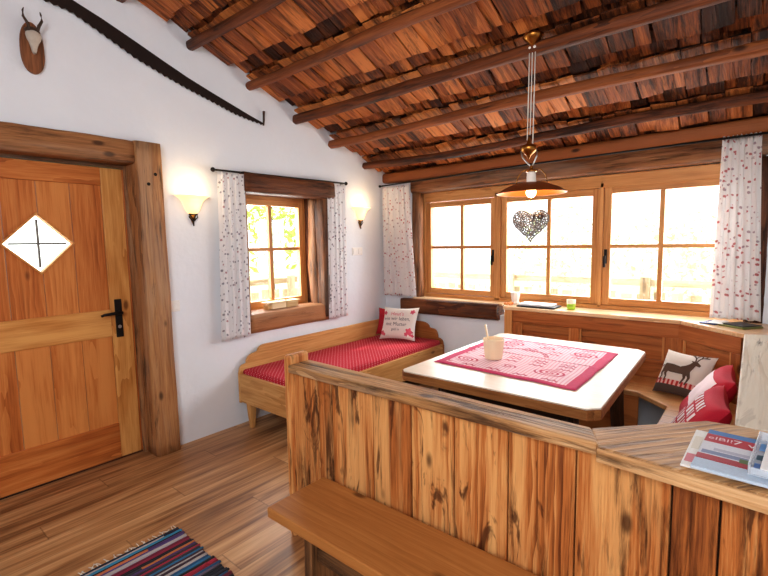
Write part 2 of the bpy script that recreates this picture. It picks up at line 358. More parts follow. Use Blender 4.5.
    def lathe(s, prof, mat=None, seg=24, tint=0.0, col=(1, 1, 1), smooth=True):
        n = len(prof); o = RND.uniform(0, 30); vs = []; gr = []
        for (r, z) in prof:
            for k in range(seg):
                a = 2*pi*k/seg; vs.append((r*cos(a), r*sin(a), z)); gr.append((z+o, r*cos(a), r*sin(a)))
        fs = [(i*seg+k, i*seg+(k+1) % seg, (i+1)*seg+(k+1) % seg, (i+1)*seg+k) for i in range(n-1) for k in range(seg)]
        return s.add(vs, fs, gr, tint, col, smooth, mat)
    def ball(s, c, r, seg=12, squash=(1, 1, 1), col=(1, 1, 1)):
        prof = [(max(1e-4, r*sin(pi*i/8)), -r*cos(pi*i/8)) for i in range(9)]
        return s.lathe(prof, Matrix.Translation(c) @ Matrix.Diagonal((*squash, 1)), seg, col=col)
    def sheet(s, fn, nu, nv, guv=None, col=(1, 1, 1), smooth=True, tint=0.0):
        vs = []; gr = []
        for j in range(nv+1):
            for i in range(nu+1):
                u, v = i/nu, j/nv; vs.append(tuple(fn(u, v))); gr.append(guv(u, v) if guv else (u, v, 0))
        fs = [(j*(nu+1)+i, j*(nu+1)+i+1, (j+1)*(nu+1)+i+1, (j+1)*(nu+1)+i) for j in range(nv) for i in range(nu)]
        return s.add(vs, fs, gr, tint, col, smooth)
    def build(s, name, mat, parent=None, bevel=0.0, solid=0.0, sub=0):
        me = bpy.data.meshes.new(name); me.from_pydata(s.v, [], s.f); me.validate(clean_customdata=False)
        a = me.attributes.new('grain', 'FLOAT_VECTOR', 'POINT'); a.data.foreach_set('vector', [x for g in s.g for x in g])
        a = me.attributes.new('tint', 'FLOAT', 'POINT'); a.data.foreach_set('value', s.t)
        a = me.attributes.new('vc', 'FLOAT_COLOR', 'POINT'); a.data.foreach_set('color', [x for c in s.c for x in c])
        if len(me.polygons) == len(s.sm): me.polygons.foreach_set('use_smooth', s.sm)
        if isinstance(mat, str): mat = M[mat]
        me.materials.append(mat)
        o = bpy.data.objects.new(name, me); COL.objects.link(o)
        if parent is not None: attach(o, parent)
        if solid: md = o.modifiers.new('thick', 'SOLIDIFY'); md.thickness = solid; md.offset = 0
        if bevel:
            md = o.modifiers.new('edge', 'BEVEL'); md.width = bevel; md.segments = 2; md.limit_method = 'ANGLE'; md.angle_limit = radians(40)
        if sub: md = o.modifiers.new('sub', 'SUBSURF'); md.levels = sub; md.render_levels = sub
        return o

def world_loc(o):
    return (world_loc(o.parent) if o.parent else Vector())+Vector(o.get('_b', (0, 0, 0)))
def attach(o, parent):
    o.parent = parent
    b = parent.location if parent.parent is None and parent.type == 'EMPTY' else Vector()
    o.matrix_parent_inverse = Matrix.Translation(-Vector(b))
def thing(name, label, cat, loc=(0, 0, 0), group=None, kind=None):
    o = bpy.data.objects.new(name, None); COL.objects.link(o); o.location = loc; o.empty_display_size = .1
    return tag(o, label, cat, group, kind)
def tag(o, label=None, cat=None, group=None, kind=None):
    if label: o['label'] = label
    if cat: o['category'] = cat
    if group: o['group'] = group
    if kind: o['kind'] = kind
    return o
def struct(o, label=None, cat=None): return tag(o, label, cat, None, 'structure')
def copy_tree(o, shift, label, group=None):
    r = o.copy(); COL.objects.link(r); r.location = Vector(o.location)+Vector(shift); r['label'] = label
    if group: r['group'] = group
    for ch in [c for c in bpy.data.objects if c.parent == o]:
        c2 = ch.copy(); COL.objects.link(c2); c2.parent = r
        for g in [c for c in bpy.data.objects if c.parent == ch]:
            d = g.copy(); COL.objects.link(d); d.parent = c2
    return r
def text_mesh(body, size, align='CENTER'):
    cu = bpy.data.curves.new('txt', 'FONT'); cu.body = body; cu.size = size; cu.align_x = align; cu.resolution_u = 2
    o = bpy.data.objects.new('txt', cu); COL.objects.link(o)
    dg = bpy.context.evaluated_depsgraph_get(); dg.update()
    me = bpy.data.meshes.new_from_object(o.evaluated_get(dg))
    vs = [tuple(v.co) for v in me.vertices]; fs = [tuple(p.vertices) for p in me.polygons]
    bpy.data.objects.remove(o); bpy.data.curves.remove(cu); bpy.data.meshes.remove(me)
    return vs, fs
def T(x, y, z): return Matrix.Translation((x, y, z))
def RZ(a): return Matrix.Rotation(a, 4, 'Z')
def RX(a): return Matrix.Rotation(a, 4, 'X')
def RY(a): return Matrix.Rotation(a, 4, 'Y')
def basis(o, x, y, z):
    x, y, z = Vector(x), Vector(y), Vector(z)
    return Matrix(((x[0], y[0], z[0], o[0]), (x[1], y[1], z[1], o[1]), (x[2], y[2], z[2], o[2]), (0, 0, 0, 1)))
YZX = lambda x=0: basis((x, 0, 0), (0, 1, 0), (0, 0, 1), (1, 0, 0))      # local xy -> world yz, extruded along x
XZY = lambda y=0: basis((0, y, 0), (1, 0, 0), (0, 0, 1), (0, -1, 0))     # local xy -> world xz, extruded towards -y

# ------------------------------------------------------------------ room
XA, YB = -3.36, 4.05              # plaster faces of left wall and window wall
XR, YF = .95, -2.3                # right wall, rear wall
SL = .345
def zc(y): return 3.20 - SL*(y-1.443)

struct(MB().box(XA-.4, XR+.3, YF-.3, YB+.45, -.12, 0).build('floor', 'floor'))
# left wall pieces around the door and window openings
DY0, DY1, DZ = .36, 1.40, 2.10
WY0, WY1, WZ0, WZ1 = 2.22, 3.10, .80, 2.02
YE = YB+.36
w = MB(); mt = YZX(XA)
for poly in ([(YF-.3, 0), (DY0, 0), (DY0, zc(DY0)+.15), (YF-.3, zc(YF-.3)+.15)],
             [(DY0, DZ), (DY1, DZ), (DY1, zc(DY1)+.15), (DY0, zc(DY0)+.15)],
             [(DY1, 0), (WY0, 0), (WY0, zc(WY0)+.15), (DY1, zc(DY1)+.15)],
             [(WY0, 0), (WY1, 0), (WY1, WZ0), (WY0, WZ0)],
             [(WY0, WZ1), (WY1, WZ1), (WY1, zc(WY1)+.15), (WY0, zc(WY0)+.15)],
             [(WY1, 0), (YE, 0), (YE, zc(YE)+.15), (WY1, zc(WY1)+.15)]):
    w.prism(poly, -.36, 0, mt)
struct(w.build('wall_left', 'plaster'))
# window wall: plaster left, below and right of the window band
BX0, BX1, BZ0, BZ1 = -2.97, -.02, .80, 2.06
w = MB()
w.box(XA, BX0, YB, YE, 0, 2.175); w.box(BX0, BX1, YB, YE, 0, BZ0); w.box(BX1, XR, YB, YE, 0, 2.2); w.box(XA, XR, YB+.20, YE, BZ1, 2.45)
struct(w.build('wall_back', 'plaster'))
struct(MB().box(XR, XR+.3, YF-.3, YE, 0, 4.6).build('wall_right', 'plaster'))
struct(MB().box(XA-.36, XR+.3, YF-.3, YF, 0, 4.7).build('wall_front', 'plaster'))

# ceiling: dark backing board and courses of split wooden shakes hung below it, laid down the slope
ca, sa = cos(math.atan(SL)), sin(math.atan(SL))
def roofM(s):     # local x = along world x, local y = down the slope, local z = into the room
    y = 1.443+s*ca; return basis((0, y, 3.20-SL*(y-1.443)), (1, 0, 0), (0, ca, -sa), (0, -sa, -ca))
c = MB(); s0 = (YF-.3-1.443)/ca; s1 = (YE-1.443)/ca
c.box(XA-.36, XR+.3, s0, s1, -.22, -.10, roofM(0), ax=0, tint=.9)
POLES_Y = [.86, 1.34, 1.83, 2.32, 2.80, 3.24, 3.72]
edges = [.36]+POLES_Y+[4.12]
for i in range(len(edges)-1):
    a = (edges[i]-1.443)/ca; b = (edges[i+1]-1.443)/ca; L = b-a
    # (start, end, drop into the room at start, at end, widths)
    for (f0, f1, z0, z1, wmin, wmax) in ((-.05, .62, .004, .022, .075, .16), (.54, .90, -.036, -.016, .06, .13), (.84, 1.04, -.055, -.04, .06, .12)):
        x = XA-.02+RND.uniform(-.05, 0)
        while x < XR:
            wd = RND.uniform(wmin, wmax)
            p, q = a+L*f0+RND.uniform(-.012, .012), a+L*f1+RND.uniform(-.012, .012)
            d0, d1 = z0+RND.uniform(-.008, .008), z1+RND.uniform(-.012, .012)
            tw = RND.uniform(-.007, .007); sk = RND.uniform(-.012, .012); th = RND.uniform(.010, .018)
            vs = [(x, p, d0-th-tw), (x+wd, p, d0-th+tw), (x+sk, q, d1-th-tw), (x+wd+sk, q, d1-th+tw),
                  (x, p, d0-tw), (x+wd, p, d0+tw), (x+sk, q, d1-tw), (x+wd+sk, q, d1+tw)]
            o = [RND.uniform(0, 40) for _ in range(3)]
            gr = [(v_[1]+o[0], v_[0]+o[1], v_[2]+o[2]) for v_ in vs]
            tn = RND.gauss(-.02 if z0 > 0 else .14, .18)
            tn += max(0, min(1.6, x+1.5))*.20      # tint gets darker towards the right-hand side
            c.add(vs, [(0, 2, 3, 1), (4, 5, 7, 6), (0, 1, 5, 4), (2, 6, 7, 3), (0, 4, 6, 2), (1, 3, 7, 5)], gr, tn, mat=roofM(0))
            x += wd+RND.uniform(.001, .010)
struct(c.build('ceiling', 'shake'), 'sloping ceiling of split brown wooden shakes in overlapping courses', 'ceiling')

pole_lab = {6: 'lowest round roof pole, closest to the beam over the windows', 5: 'second roof pole up from the windows, with a dark rounded end',
            4: 'third roof pole up from the windows, thick and dark, passing behind the lamp cords', 3: 'fourth round roof pole up, reddish with its end above the tip of the saw',
            2: 'topmost round roof pole in sight, above the middle of the saw', 1: 'roof pole hidden above the saw near the upper frame edge', 0: 'roof pole above the camera, outside the picture'}
pr_ = {6: .036, 5: .038, 4: .040, 3: .036, 2: .036, 1: .036, 0: .036}
for i, y in enumerate(POLES_Y):
    if i == 0: continue
    r = pr_[i]; z = zc(y)-.030-r
    o = MB().log((XA-.03, y, z), (XR, y+.0, z), r, r, n=34, seg=14, rough=.22, sup=2.2, bend=.035).build('roof_pole', 'pole')
    tag(o, pole_lab[i], 'roof pole', 'round roof poles under the shakes')

# logs above the windows
o = MB().log((XA, 4.11, 2.238), (XR, 4.11, 2.268), .085, .056, n=30, rough=.10, sup=5, bend=.012, tint=-.7).build('trim_1', 'pole'); struct(o, 'round wall-plate log running under the ceiling above the windows', 'beam')
o = MB().log((BX0-.0, 4.10, 2.118), (XR, 4.10, 2.138), .07, .078, n=26, rough=.10, sup=4, bend=.015).build('trim_2', 'log'); struct(o, 'split weathered log directly above the window frames', 'beam')

# ------------------------------------------------------------------ door
door = thing('door_1', 'larch plank door with diamond window in a rough log frame', 'door', (-3.45, .85, 0), kind='structure')
D0, D1 = .40, 1.37
XD = -3.49
m = MB(); m.log((-3.385, 1.445, 0), (-3.385, 1.435, 2.235), .09, .095, n=22, seg=16, rough=.05, sup=8, up=(1, 0, 0)); m.build('door_post', 'doorlog', door)
m = MB(); m.log((-3.385, .30, 0), (-3.385, .30, 2.235), .09, .095, n=22, seg=16, rough=.05, sup=8, up=(1, 0, 0)); m.build('door_post', 'doorlog', door)
m = MB(); m.log((-3.395, .10, 2.158), (-3.395, 1.372, 2.158), .085, .078, n=18, seg=16, rough=.07, sup=8, tint=.35); m.build('door_lintel', 'doorlog', door)
m = MB(); m.box(-3.56, -3.47, 1.335, 1.42, 0, 2.1, tint=.3); m.box(-3.56, -3.47, .34, .42, 0, 2.1, tint=.3); m.box(-3.56, -3.47, .42, 1.335, 2.065, 2.1); m.build('door_jamb', 'doorlog', door)
m = MB(); m.box(-3.60, -3.492, .40, 1.36, 0, .03, tint=.6); m.build('door_gap_block', 'darklog', door)  # dark block added to stop light showing under the leaf
m = MB()
for (y, z, x) in ((1.42, 1.95, -3.29), (1.47, 2.02, -3.29), (1.46, 1.62, -3.293), (1.45, 1.08, -3.293), (1.48, .82, -3.293)):
    m.tube([(x-.02, y, z), (x+.002, y, z)], .012, 8)
m.build('peg', 'iron', door)
# leaf boards with a diamond cut in the upper panel
ZT0, ZT1 = 1.08, 1.94; ZB0, ZB1 = .26, .90
dcY, dcZ, dh, dv = .815, 1.55, .195, .195
bY = [D0+.10, .645, .825, 1.005, 1.19]
m = MB()
def cutboard(y0, y1):
    # board minus the diamond: split at the diamond's corners
    ys = sorted({y0, y1, *[q for q in (dcY-dh, dcY, dcY+dh) if y0 < q < y1]})
    tn = RND.uniform(-.45, .45); off = RND.uniform(0, 30)
    for a, b in zip(ys, ys[1:]):
        def hz(y):
            k = dv*(1-abs(y-dcY)/dh); return max(k, 0)
        if hz(a) <= 1e-6 and hz(b) <= 1e-6: polys = [[(a, ZT0), (b, ZT0), (b, ZT1), (a, ZT1)]]
        else: polys = [[(a, ZT0), (b, ZT0), (b, dcZ-hz(b)), (a, dcZ-hz(a))], [(a, dcZ+hz(a)), (b, dcZ+hz(b)), (b, ZT1), (a, ZT1)]]
        for p in polys:
            vs = [(y, z, -.03) for y, z in p]+[(y, z, 0) for y, z in p]
            gr = [(v_[1]+off, v_[0]+off, v_[2]) for v_ in vs]
            m.add(vs, [(3, 2, 1, 0), (4, 5, 6, 7), (0, 1, 5, 4), (1, 2, 6, 5), (2, 3, 7, 6), (3, 0, 4, 7)], gr, tn, mat=YZX(XD-.012))
for a, b in zip(bY, bY[1:]): cutboard(a+.002, b-.002)
for i, (a, b) in enumerate(zip(bY, bY[1:])): m.box(XD-.042, XD-.012, a+.002, b-.002, ZB0, ZB1, tint=(-.1, -.42, -.3, -.5)[i])
m.build('door_panel', 'door', door)
m = MB(); m.box(XD-.045, XD, 1.19, D1-.045, 0.012, 2.06, tint=-.3); m.build('door_stile', 'stile', door, .004)
m = MB(); m.box(XD-.045, XD, D0, D0+.105, 0.012, 2.06); m.build('door_stile', 'stile', door, .004)
m = MB(); m.box(XD-.045, XD, D1-.045, D1, 0.012, 2.06, tint=.4); m.build('door_rebate', 'door', door, .004)
for z0, z1, tn in ((1.94, 2.06, .0), (.895, 1.085, -.25), (.012, .265, .1)):
    m = MB(); m.box(XD-.045, XD+.001, D0+.105, 1.19, z0, z1, tint=tn); m.build('door_rail', 'stile' if z0 == .895 else 'door', door, .004)
# diamond window
m = MB()
for sy, sz in ((1, 1), (1, -1), (-1, 1), (-1, -1)):
    p = [(dcY, dcZ+sz*dv), (dcY+sy*dh, dcZ), (dcY+sy*(dh-.014), dcZ), (dcY, dcZ+sz*(dv-.014))]
    if sy*sz > 0: p.reverse()
    m.prism(p, -.05, .004, YZX(XD), tint=-.1)
dw = m.build('diamond_frame', 'stile', door)
m = MB(); m.prism([(dcY-dh+.02, dcZ), (dcY, dcZ-dv+.02), (dcY+dh-.02, dcZ), (dcY, dcZ+dv-.02)], -.035, -.03, YZX(XD)); m.build('pane', 'frost', door)
m = MB(); m.box(XD-.03, XD-.012, dcY-.006, dcY+.006, dcZ-dv+.045, dcZ+dv-.045); m.box(XD-.03, XD-.014, dcY-dh+.045, dcY+dh-.045, dcZ-.006, dcZ+.006); m.build('glazing_cross', plain('lead_bar', rgb(120, 116, 112), .5), door)
m = MB(); m.box(XD, XD+.008, 1.215, 1.262, .885, 1.155); m.tube([(XD+.008, 1.238, 1.06), (XD+.05, 1.238, 1.06)], .012, 10); hp = m.build('handle_plate', 'iron', door, .004)
m = MB(); m.tube([(XD+.05, 1.25, 1.06), (XD+.053, 1.20, 1.062), (XD+.05, 1.13, 1.058), (XD+.044, 1.115, 1.05)], [.011, .011, .009, .008], 10); m.build('lever', 'iron', hp)
m = MB(); m.tube([(XD+.006, 1.238, .96), (XD+.012, 1.238, .96)], .012, 12); m.build('lock_cylinder', 'silver', hp)

# ------------------------------------------------------------------ windows
def muntin_window(parent, M4, x0, x1, z0, z1, bx, bz, fw=.05, mat='frame', handle=None):
    """sash in local x,z plane (y = depth, towards the room is -y). bx: vertical bar x, bz: horizontal bar z"""
    m = MB()
    m.box(x0-fw, x0, -.03, .03, z0-fw, z1+fw, M4); m.box(x1, x1+fw, -.03, .03, z0-fw, z1+fw, M4)
    m.box(x0, x1, -.03, .03, z1, z1+fw, M4); m.box(x0, x1, -.03, .03, z0-fw, z0, M4)
    sash = m.build('sash', mat, parent, .004)
    m = MB(); m.box(bx-.017, bx+.017, -.022, .02, z0, z1, M4); m.build('glazing_bar', mat, sash, .003)
    m = MB(); m.box(x0, x1, -.02, .018, bz-.015, bz+.015, M4); m.build('glazing_bar', mat, sash, .003)
    m = MB(); m.box(x0-.005, x1+.005, -.003, .001, z0-.005, z1+.005, M4); m.build('pane', 'glass', sash)
    if handle:
        hx, hz = handle
        m = MB(); m.box(hx-.011, hx+.011, -.04, -.03, hz-.06, hz+.06, M4); m.tube([(hx, -.045, hz), (hx, -.07, hz)], .008, 8, mat=M4); m.box(hx-.008, hx+.008, -.078, -.062, hz-.09, hz+.005, M4)
        m.build('window_handle', 'iron', sash)
    return sash
w1 = thing('window_1', 'small four-pane pine window set in rough log reveals on the left wall', 'window', (-3.6, 2.7, .93), kind='structure')
MA = basis((-3.62, 0, 0), (0, 1, 0), (-1, 0, 0), (0, 0, 1))
m = MB()
for a in ((2.20, 2.26, .86, 2.0), (3.03, 3.14, .86, 2.0)): m.box(a[0], a[1], -.035, .05, a[2], a[3], MA)
m.box(2.26, 3.03, -.035, .05, 1.93, 2.0, MA); m.box(2.26, 3.03, -.035, .05, .86, .94, MA)
m.build('window_frame', 'frame', w1, .004)
muntin_window(w1, MA, 2.325, 2.985, .995, 1.88, 2.645, 1.475, .055)
# log surround
MB().box(-3.68, -3.40, WY0-.01, WY1+.02, 1.965, 2.03, ax=1, tint=.4).build('head_board', 'darklog', w1)
o = MB().log((-3.36, WY0-.04, 2.035), (-3.36, WY1+.085, 2.035), .085, .082, n=16, rough=.09, sup=5, bend=.012, tint=.2).build('lintel_log', 'darklog', w1)
o = MB().log((-3.375, 3.125, .80), (-3.375, 3.125, 1.98), .07, .068, n=18, rough=.14, sup=4, bend=.015, up=(1, 0, 0)).build('reveal_log', 'log', w1)
o = MB().log((-3.485, 3.12, .86), (-3.485, 3.11, 1.98), .075, .062, n=18, rough=.2, sup=3, bend=.015, up=(1, 0, 0), tint=-.2).build('reveal_log', 'log', w1)
o = MB().log((-3.565, 3.10, .86), (-3.565, 3.10, 1.98), .045, .04, n=18, rough=.2, sup=3, bend=.01, up=(1, 0, 0), tint=.45).build('reveal_log', 'darklog', w1)
o = MB().log((-3.46, WY0-.022, .80), (-3.46, WY0-.022, 1.96), .13, .03, n=12, rough=.08, sup=6, up=(0, 1, 0)).build('reveal_log', 'log', w1)
m = MB(); m.log((-3.46, WY0-.02, .842), (-3.46, WY1+.02, .842), .135, .085, n=20, rough=.06, sup=7, bend=.008, tint=-.6); m.build('window_sill', 'log', w1)

w2 = thing('window_2', 'wide three-part pine window over the corner bench', 'window', (-1.6, 4.2, .9), kind='structure')
MBk = T(0, 4.2, 0)
m = MB(); YF0, YF1 = -.045, .06
m.box(-2.93, -2.865, YF0, YF1, .90, 2.05, MBk); m.box(-.10, -.03, YF0, YF1, .90, 2.05, MBk)
m.box(-2.05, -1.985, YF0, YF1, .93, 1.985, MBk); m.box(-1.085, -1.055, YF0, YF1, .93, 1.985, MBk)
m.box(-2.865, -.10, YF0, YF1, 1.945, 2.05, MBk); m.box(-2.865, -.10, YF0, YF1, .90, .955, MBk)
m.build('window_frame', 'frame', w2, .004)
muntin_window(w2, MBk, -2.805, -2.095, 1.015, 1.885, -2.425, 1.457, .055, handle=(-2.062, 1.37))
muntin_window(w2, MBk, -1.925, -1.145, 1.015, 1.885, -1.52, 1.455, .058)
muntin_window(w2, MBk, -.995, -.165, 1.015, 1.895, -.63, 1.455, .058, handle=(-1.03, 1.37))
MB().log((-2.93, 4.10, .80), (-2.93, 4.10, 2.05), .055, .05, n=16, rough=.14, sup=4, bend=.01, up=(0, 1, 0)).build('reveal_log', 'log', w2)
MB().log((-.035, 4.08, .80), (-.035, 4.08, 2.05), .055, .05, n=16, rough=.14, sup=4, bend=.01, up=(0, 1, 0), tint=.3).build('reveal_log', 'darklog', w2)
m = MB(); m.log((-3.09, 4.06, .82), (-1.93, 4.06, .835), .085, .078, n=18, rough=.04, sup=8, tint=.1); m.build('window_sill', 'darklog', w2)
m = MB(); m.box(-2.96, -1.9, 4.03, 4.20, .898, .918, tint=-.3); m.build('sill_board', 'ledge', w2, .004)

# ------------------------------------------------------------------ curtains and rods
def curtain(name, label, P, top, bot, z0, z1, off, folds, mat, amp=.011, group=None, frill=False):
    """P(s, d, z) -> world; top/bot = (s0, s1) at the top and the bottom edge"""
    ph = RND.uniform(0, 6); wt = abs(top[1]-top[0])*1.35
    def fn(u, v):
        z = z0+(z1-z0)*v
        k = (1-v)**1.2
        a = top[0]+(bot[0]-top[0])*k; b = top[1]+(bot[1]-top[1])*k
        s = a+(b-a)*(u+.012*sin(folds*2*pi*u*2+ph))
        am = amp*(.55+.45*(1-v))
        d = off+am*(sin(folds*2*pi*u+ph)+.35*sin(folds*2*pi*u*2.3+ph*2+3*v))
        if frill and v > .96: d += .012*sin(u*70); z += .008*sin(u*55)
        z += .006*sin(folds*2*pi*u+ph)*(1-v)
        return P(s, d, z)
    m = MB(); m.sheet(fn, 90, 40, lambda u, v: (u*wt*.85+ph, v*(z1-z0), 0)); o = m.build(name, mat, solid=.003)
    return tag(o, label, 'curtain', group)
PA = lambda s, d, z: (XA+d, s, z); PB = lambda s, d, z: (s, YB-d, z)
curtain('curtain', 'white cotton curtain with grey sprigs, left of the small window', PA, (1.955, 2.195), (1.915, 2.185), .755, 2.094, .062, 4, 'curtA')
curtain('curtain', 'white cotton curtain with grey sprigs, right of the small window', PA, (3.11, 3.355), (3.085, 3.345), .77, 2.103, .062, 4, 'curtA')
curtain('curtain', 'white pink-sprigged curtain in the room corner above the daybed pillow', PB, (-3.325, -2.955), (-3.325, -2.865), .925, 2.135, .07, 5, 'curtB')
curtain('curtain', 'white pink-sprigged curtain with frilled top at the right edge', PB, (-.255, -.045), (-.275, .01), .945, 2.195, .09, 5, 'curtB', .015, frill=True)
r1 = thing('curtain_rod', 'thin dark iron curtain rod with ball end over the small window', 'curtain rod', (-3.298, 2.7, 2.1))
m = MB(); m.tube([(-3.298, 1.925, 2.103), (-3.298, 3.365, 2.122)], .008, 8); m.build('rod', 'iron', r1)
for y, z in ((1.912, 2.103), (3.372, 2.122)):
    m = MB(); m.ball((-3.298, y, z), .018); m.build('finial', 'iron', r1)
for y, z in ((1.94, 2.104), (3.35, 2.121)):
    m = MB(); m.tube([(-3.36, y, z), (-3.298, y, z)], .006, 6); m.build('bracket', 'iron', r1)
r2 = thing('curtain_rod', 'thin dark iron curtain rod along the log above the wide window', 'curtain rod', (-1.7, 3.95, 2.1))
m = MB(); m.tube([(-3.352, 3.955, 2.145), (-1.7, 3.90, 2.17), (.05, 3.90, 2.18)], .008, 8); m.build('rod', 'iron', r2)
m = MB(); m.ball((-3.34, 3.955, 2.145), .014); m.build('finial', 'iron', r2)

# ------------------------------------------------------------------ sconces, switches, wall decor
def sconce(y, z, label):
    s = thing('wall_sconce', label, 'wall lamp', (XA, y, z), 'frosted wall sconces')
    prof = [(.012, -.075), (.034, -.068), (.050, -.05), (.062, -.02), (.074, .01), (.092, .035), (.118, .054), (.131, .060)]
    def half(u, v, d=0.0):
        f = v*(len(prof)-1); i_ = min(int(f), len(prof)-2); q = f-i_
        r = prof[i_][0]*(1-q)+prof[i_+1][0]*q; zz = prof[i_][1]*(1-q)+prof[i_+1][1]*q
        a = pi*(u-.5); return (XA+.004+r*cos(a)*.8, y+r*sin(a), z+zz)
    m = MB(); m.sheet(half, 24, 21); m.build('glass_shade', 'sconceglass', s, solid=.003)
    m = MB(); m.prism([(y-.018, z-.075), (y-.024, z-.10), (y, z-.155), (y+.024, z-.10), (y+.018, z-.075)], 0.0005, .006, YZX(XA), ax=1); m.build('wall_plate', 'brass', s)
    m = MB()
    for sy in (-1, 1):
        m.tube([(XA+.014, y+sy*.030, z-.078), (XA+.014, y+sy*.034, z-.098), (XA+.014, y+sy*.020, z-.112), (XA+.014, y+sy*.006, z-.128)], .0042, 6)
        m.tube([(XA+.014, y+sy*.024, z-.08), (XA+.014, y, z-.118)], .0035, 6)
    m.tube([(XA+.014, y-.034, z-.076), (XA+.014, y+.034, z-.076)], .005, 6); m.tube([(XA+.014, y, z-.115), (XA+.014, y, z-.165)], .0042, 6); m.build('scrolled_bracket', 'iron', s)
    m = MB(); m.ball((XA+.038, y, z+.0), .022); m.build('bulb', 'bulb', s)
    l = bpy.data.lights.new('sconce_light', 'POINT'); l.energy = 1.7; l.color = (1, .74, .44); l.shadow_soft_size = .05
    lo = bpy.data.objects.new('sconce_light', l); COL.objects.link(lo); lo.location = (XA+.14, y, z+.10)
sconce(1.758, 1.835, 'lit frosted glass wall sconce between the door and the small window')
sconce(3.632, 1.835, 'lit frosted glass wall sconce between the small window and the corner')
def switch(ys, z, name, label):
    s = thing(name, label, 'switch', (XA, ys[0], z))
    m = MB(); m.box(XA, XA+.008, ys[0]-.042, ys[-1]+.042, z-.042, z+.042); m.build('cover_plate', 'plastic', s, .004)
    for y in ys:
        m = MB(); m.box(XA+.008, XA+.013, y-.028, y+.028, z-.028, z+.028); m.build('rocker', 'plastic', s, .003)
switch([1.575], 1.075, 'light_switch', 'white light switch plate just right of the door post')
switch([3.54, 3.615], 1.43, 'double_switch', 'white double switch plate under the sconce near the corner')

saw = thing('crosscut_saw', 'long dark two-man crosscut saw hung on the white wall', 'saw', (XA, 1.5, 2.8))
top_ = [(.22, 3.185), (.60, 3.145), (.90, 3.075), (1.05, 3.036), (1.22, 2.978), (1.41, 2.903), (1.60, 2.825), (1.77, 2.758), (1.96, 2.694), (2.15, 2.634), (2.30, 2.586), (2.42, 2.552)]
bot_ = [(.22, 3.155), (.60, 3.072), (.90, 2.985), (1.05, 2.965), (1.22, 2.888), (1.41, 2.798), (1.60, 2.733), (1.77, 2.682), (1.96, 2.632), (2.15, 2.580), (2.30, 2.555), (2.42, 2.542)]
def interp(t_, P):
    for (a, za), (b, zb) in zip(P, P[1:]):
        if t_ <= b: return za+(zb-za)*(t_-a)/(b-a)
    return P[-1][1]
m = MB(); N = 110; vs = []; fs = []
for i in range(N+1):
    y = .22+2.2*i/N; zb = interp(y, bot_)-(.012 if i % 2 else 0); zt = interp(y, top_)
    for x in (XA+.02, XA+.026): vs += [(x, y, zb), (x, y, zt)]
for i in range(N):
    a = i*4; b = a+4
    fs += [(a, b, b+1, a+1), (a+2, a+3, b+3, b+2), (a+1, b+1, b+3, a+3), (a, a+2, b+2, b)]
m.add(vs, fs); m.build('blade', 'rust', saw)
for y, z in ((2.425, 2.545), (.23, 3.165)):
    m = MB(); m.tube([(XA+.023, y, z-.012), (XA+.023, y+.006, z+.03), (XA+.026, y+.008, z+.105)], [.008, .009, .011], 8); m.build('handle', 'horn', saw)
for y, z in ((.75, 3.09), (1.96, 2.665)):
    m = MB(); m.tube([(XA+.001, y, z), (XA+.03, y, z)], .004, 6); m.build('nail', 'iron', saw)

tr = thing('hunting_trophy', 'small horned skull on an oval wooden plaque above the door', 'trophy', (XA, .835, 2.69))
pl = [(.835+.058*cos(a)*(1-.08*sin(a)), 2.685+.145*math.copysign(abs(sin(a))**.8, sin(a))) for a in [2*pi*k/36 for k in range(36)]]
m = MB(); m.prism(pl, .0, .022, YZX(XA), ax=1); m.build('plaque', 'plaque', tr, .005)
m = MB()
prof = [(-.055, .007), (-.045, .012), (-.025, .016), (0, .024), (.02, .035), (.04, .040), (.055, .036), (.066, .02)]
vs = []; seg = 14
for (h, r) in prof:
    for k in range(seg):
        a = 2*pi*k/seg; vs.append((XA+.022+max(0, (.55*r+.018)*(sin(a)*.5+.5)*1.4), .838+r*cos(a), 2.705+h))
fs = [(i*seg+k, i*seg+(k+1) % seg, (i+1)*seg+(k+1) % seg, (i+1)*seg+k) for i in range(len(prof)-1) for k in range(seg)]+[tuple(range(seg)), tuple(reversed(range((len(prof)-1)*seg, len(prof)*seg)))]
m.add(vs, fs, smooth=True); sk = m.build('skull', 'bone', tr)
m = MB(); m.ball((XA+.032, .838, 2.775), .034, 12, (.8, 1.15, .7)); m.build('fur_cap', 'horn', sk)
for sy in (-1, 1):
    m = MB(); m.ball((XA+.048, .838+sy*.024, 2.728), .010); m.build('eye_socket', 'horn', sk)
    m = MB(); m.tube([(XA+.05, .838+sy*.018, 2.765), (XA+.065, .838+sy*.026, 2.80), (XA+.06, .838+sy*.044, 2.835), (XA+.055, .838+sy*.043, 2.87), (XA+.06, .838+sy*.038, 2.885)], [.009, .0085, .007, .005, .002], 8); m.build('horn', 'horn', tr)

bx = thing('wooden_box', 'small pale wooden box with a slatted top on the left window sill', 'box', (-3.45, 2.65, .925))
m = MB(); m.box(-3.50, -3.42, 2.50, 2.66, .93, .985, tint=-.2); m.box(-3.50, -3.42, 2.665, 2.80, .93, .982, tint=.3); m.box(-3.495, -3.425, 2.455, 2.50, .93, .97, tint=.5); m.build('body', 'box', bx, .003)
m = MB()
m.box(-3.508, -3.412, 2.44, 2.66, .985, .995, T(0, 0, 0)); m.box(-3.508, -3.412, 2.665, 2.82, .983, .993); m.build('lid', 'box', bx, .002)
m = MB(); m.tube([(-3.46, 2.60, .995), (-3.46, 2.61, 1.012), (-3.46, 2.68, 1.012), (-3.46, 2.69, .993)], .006, 8); m.build('handle', 'box', bx)

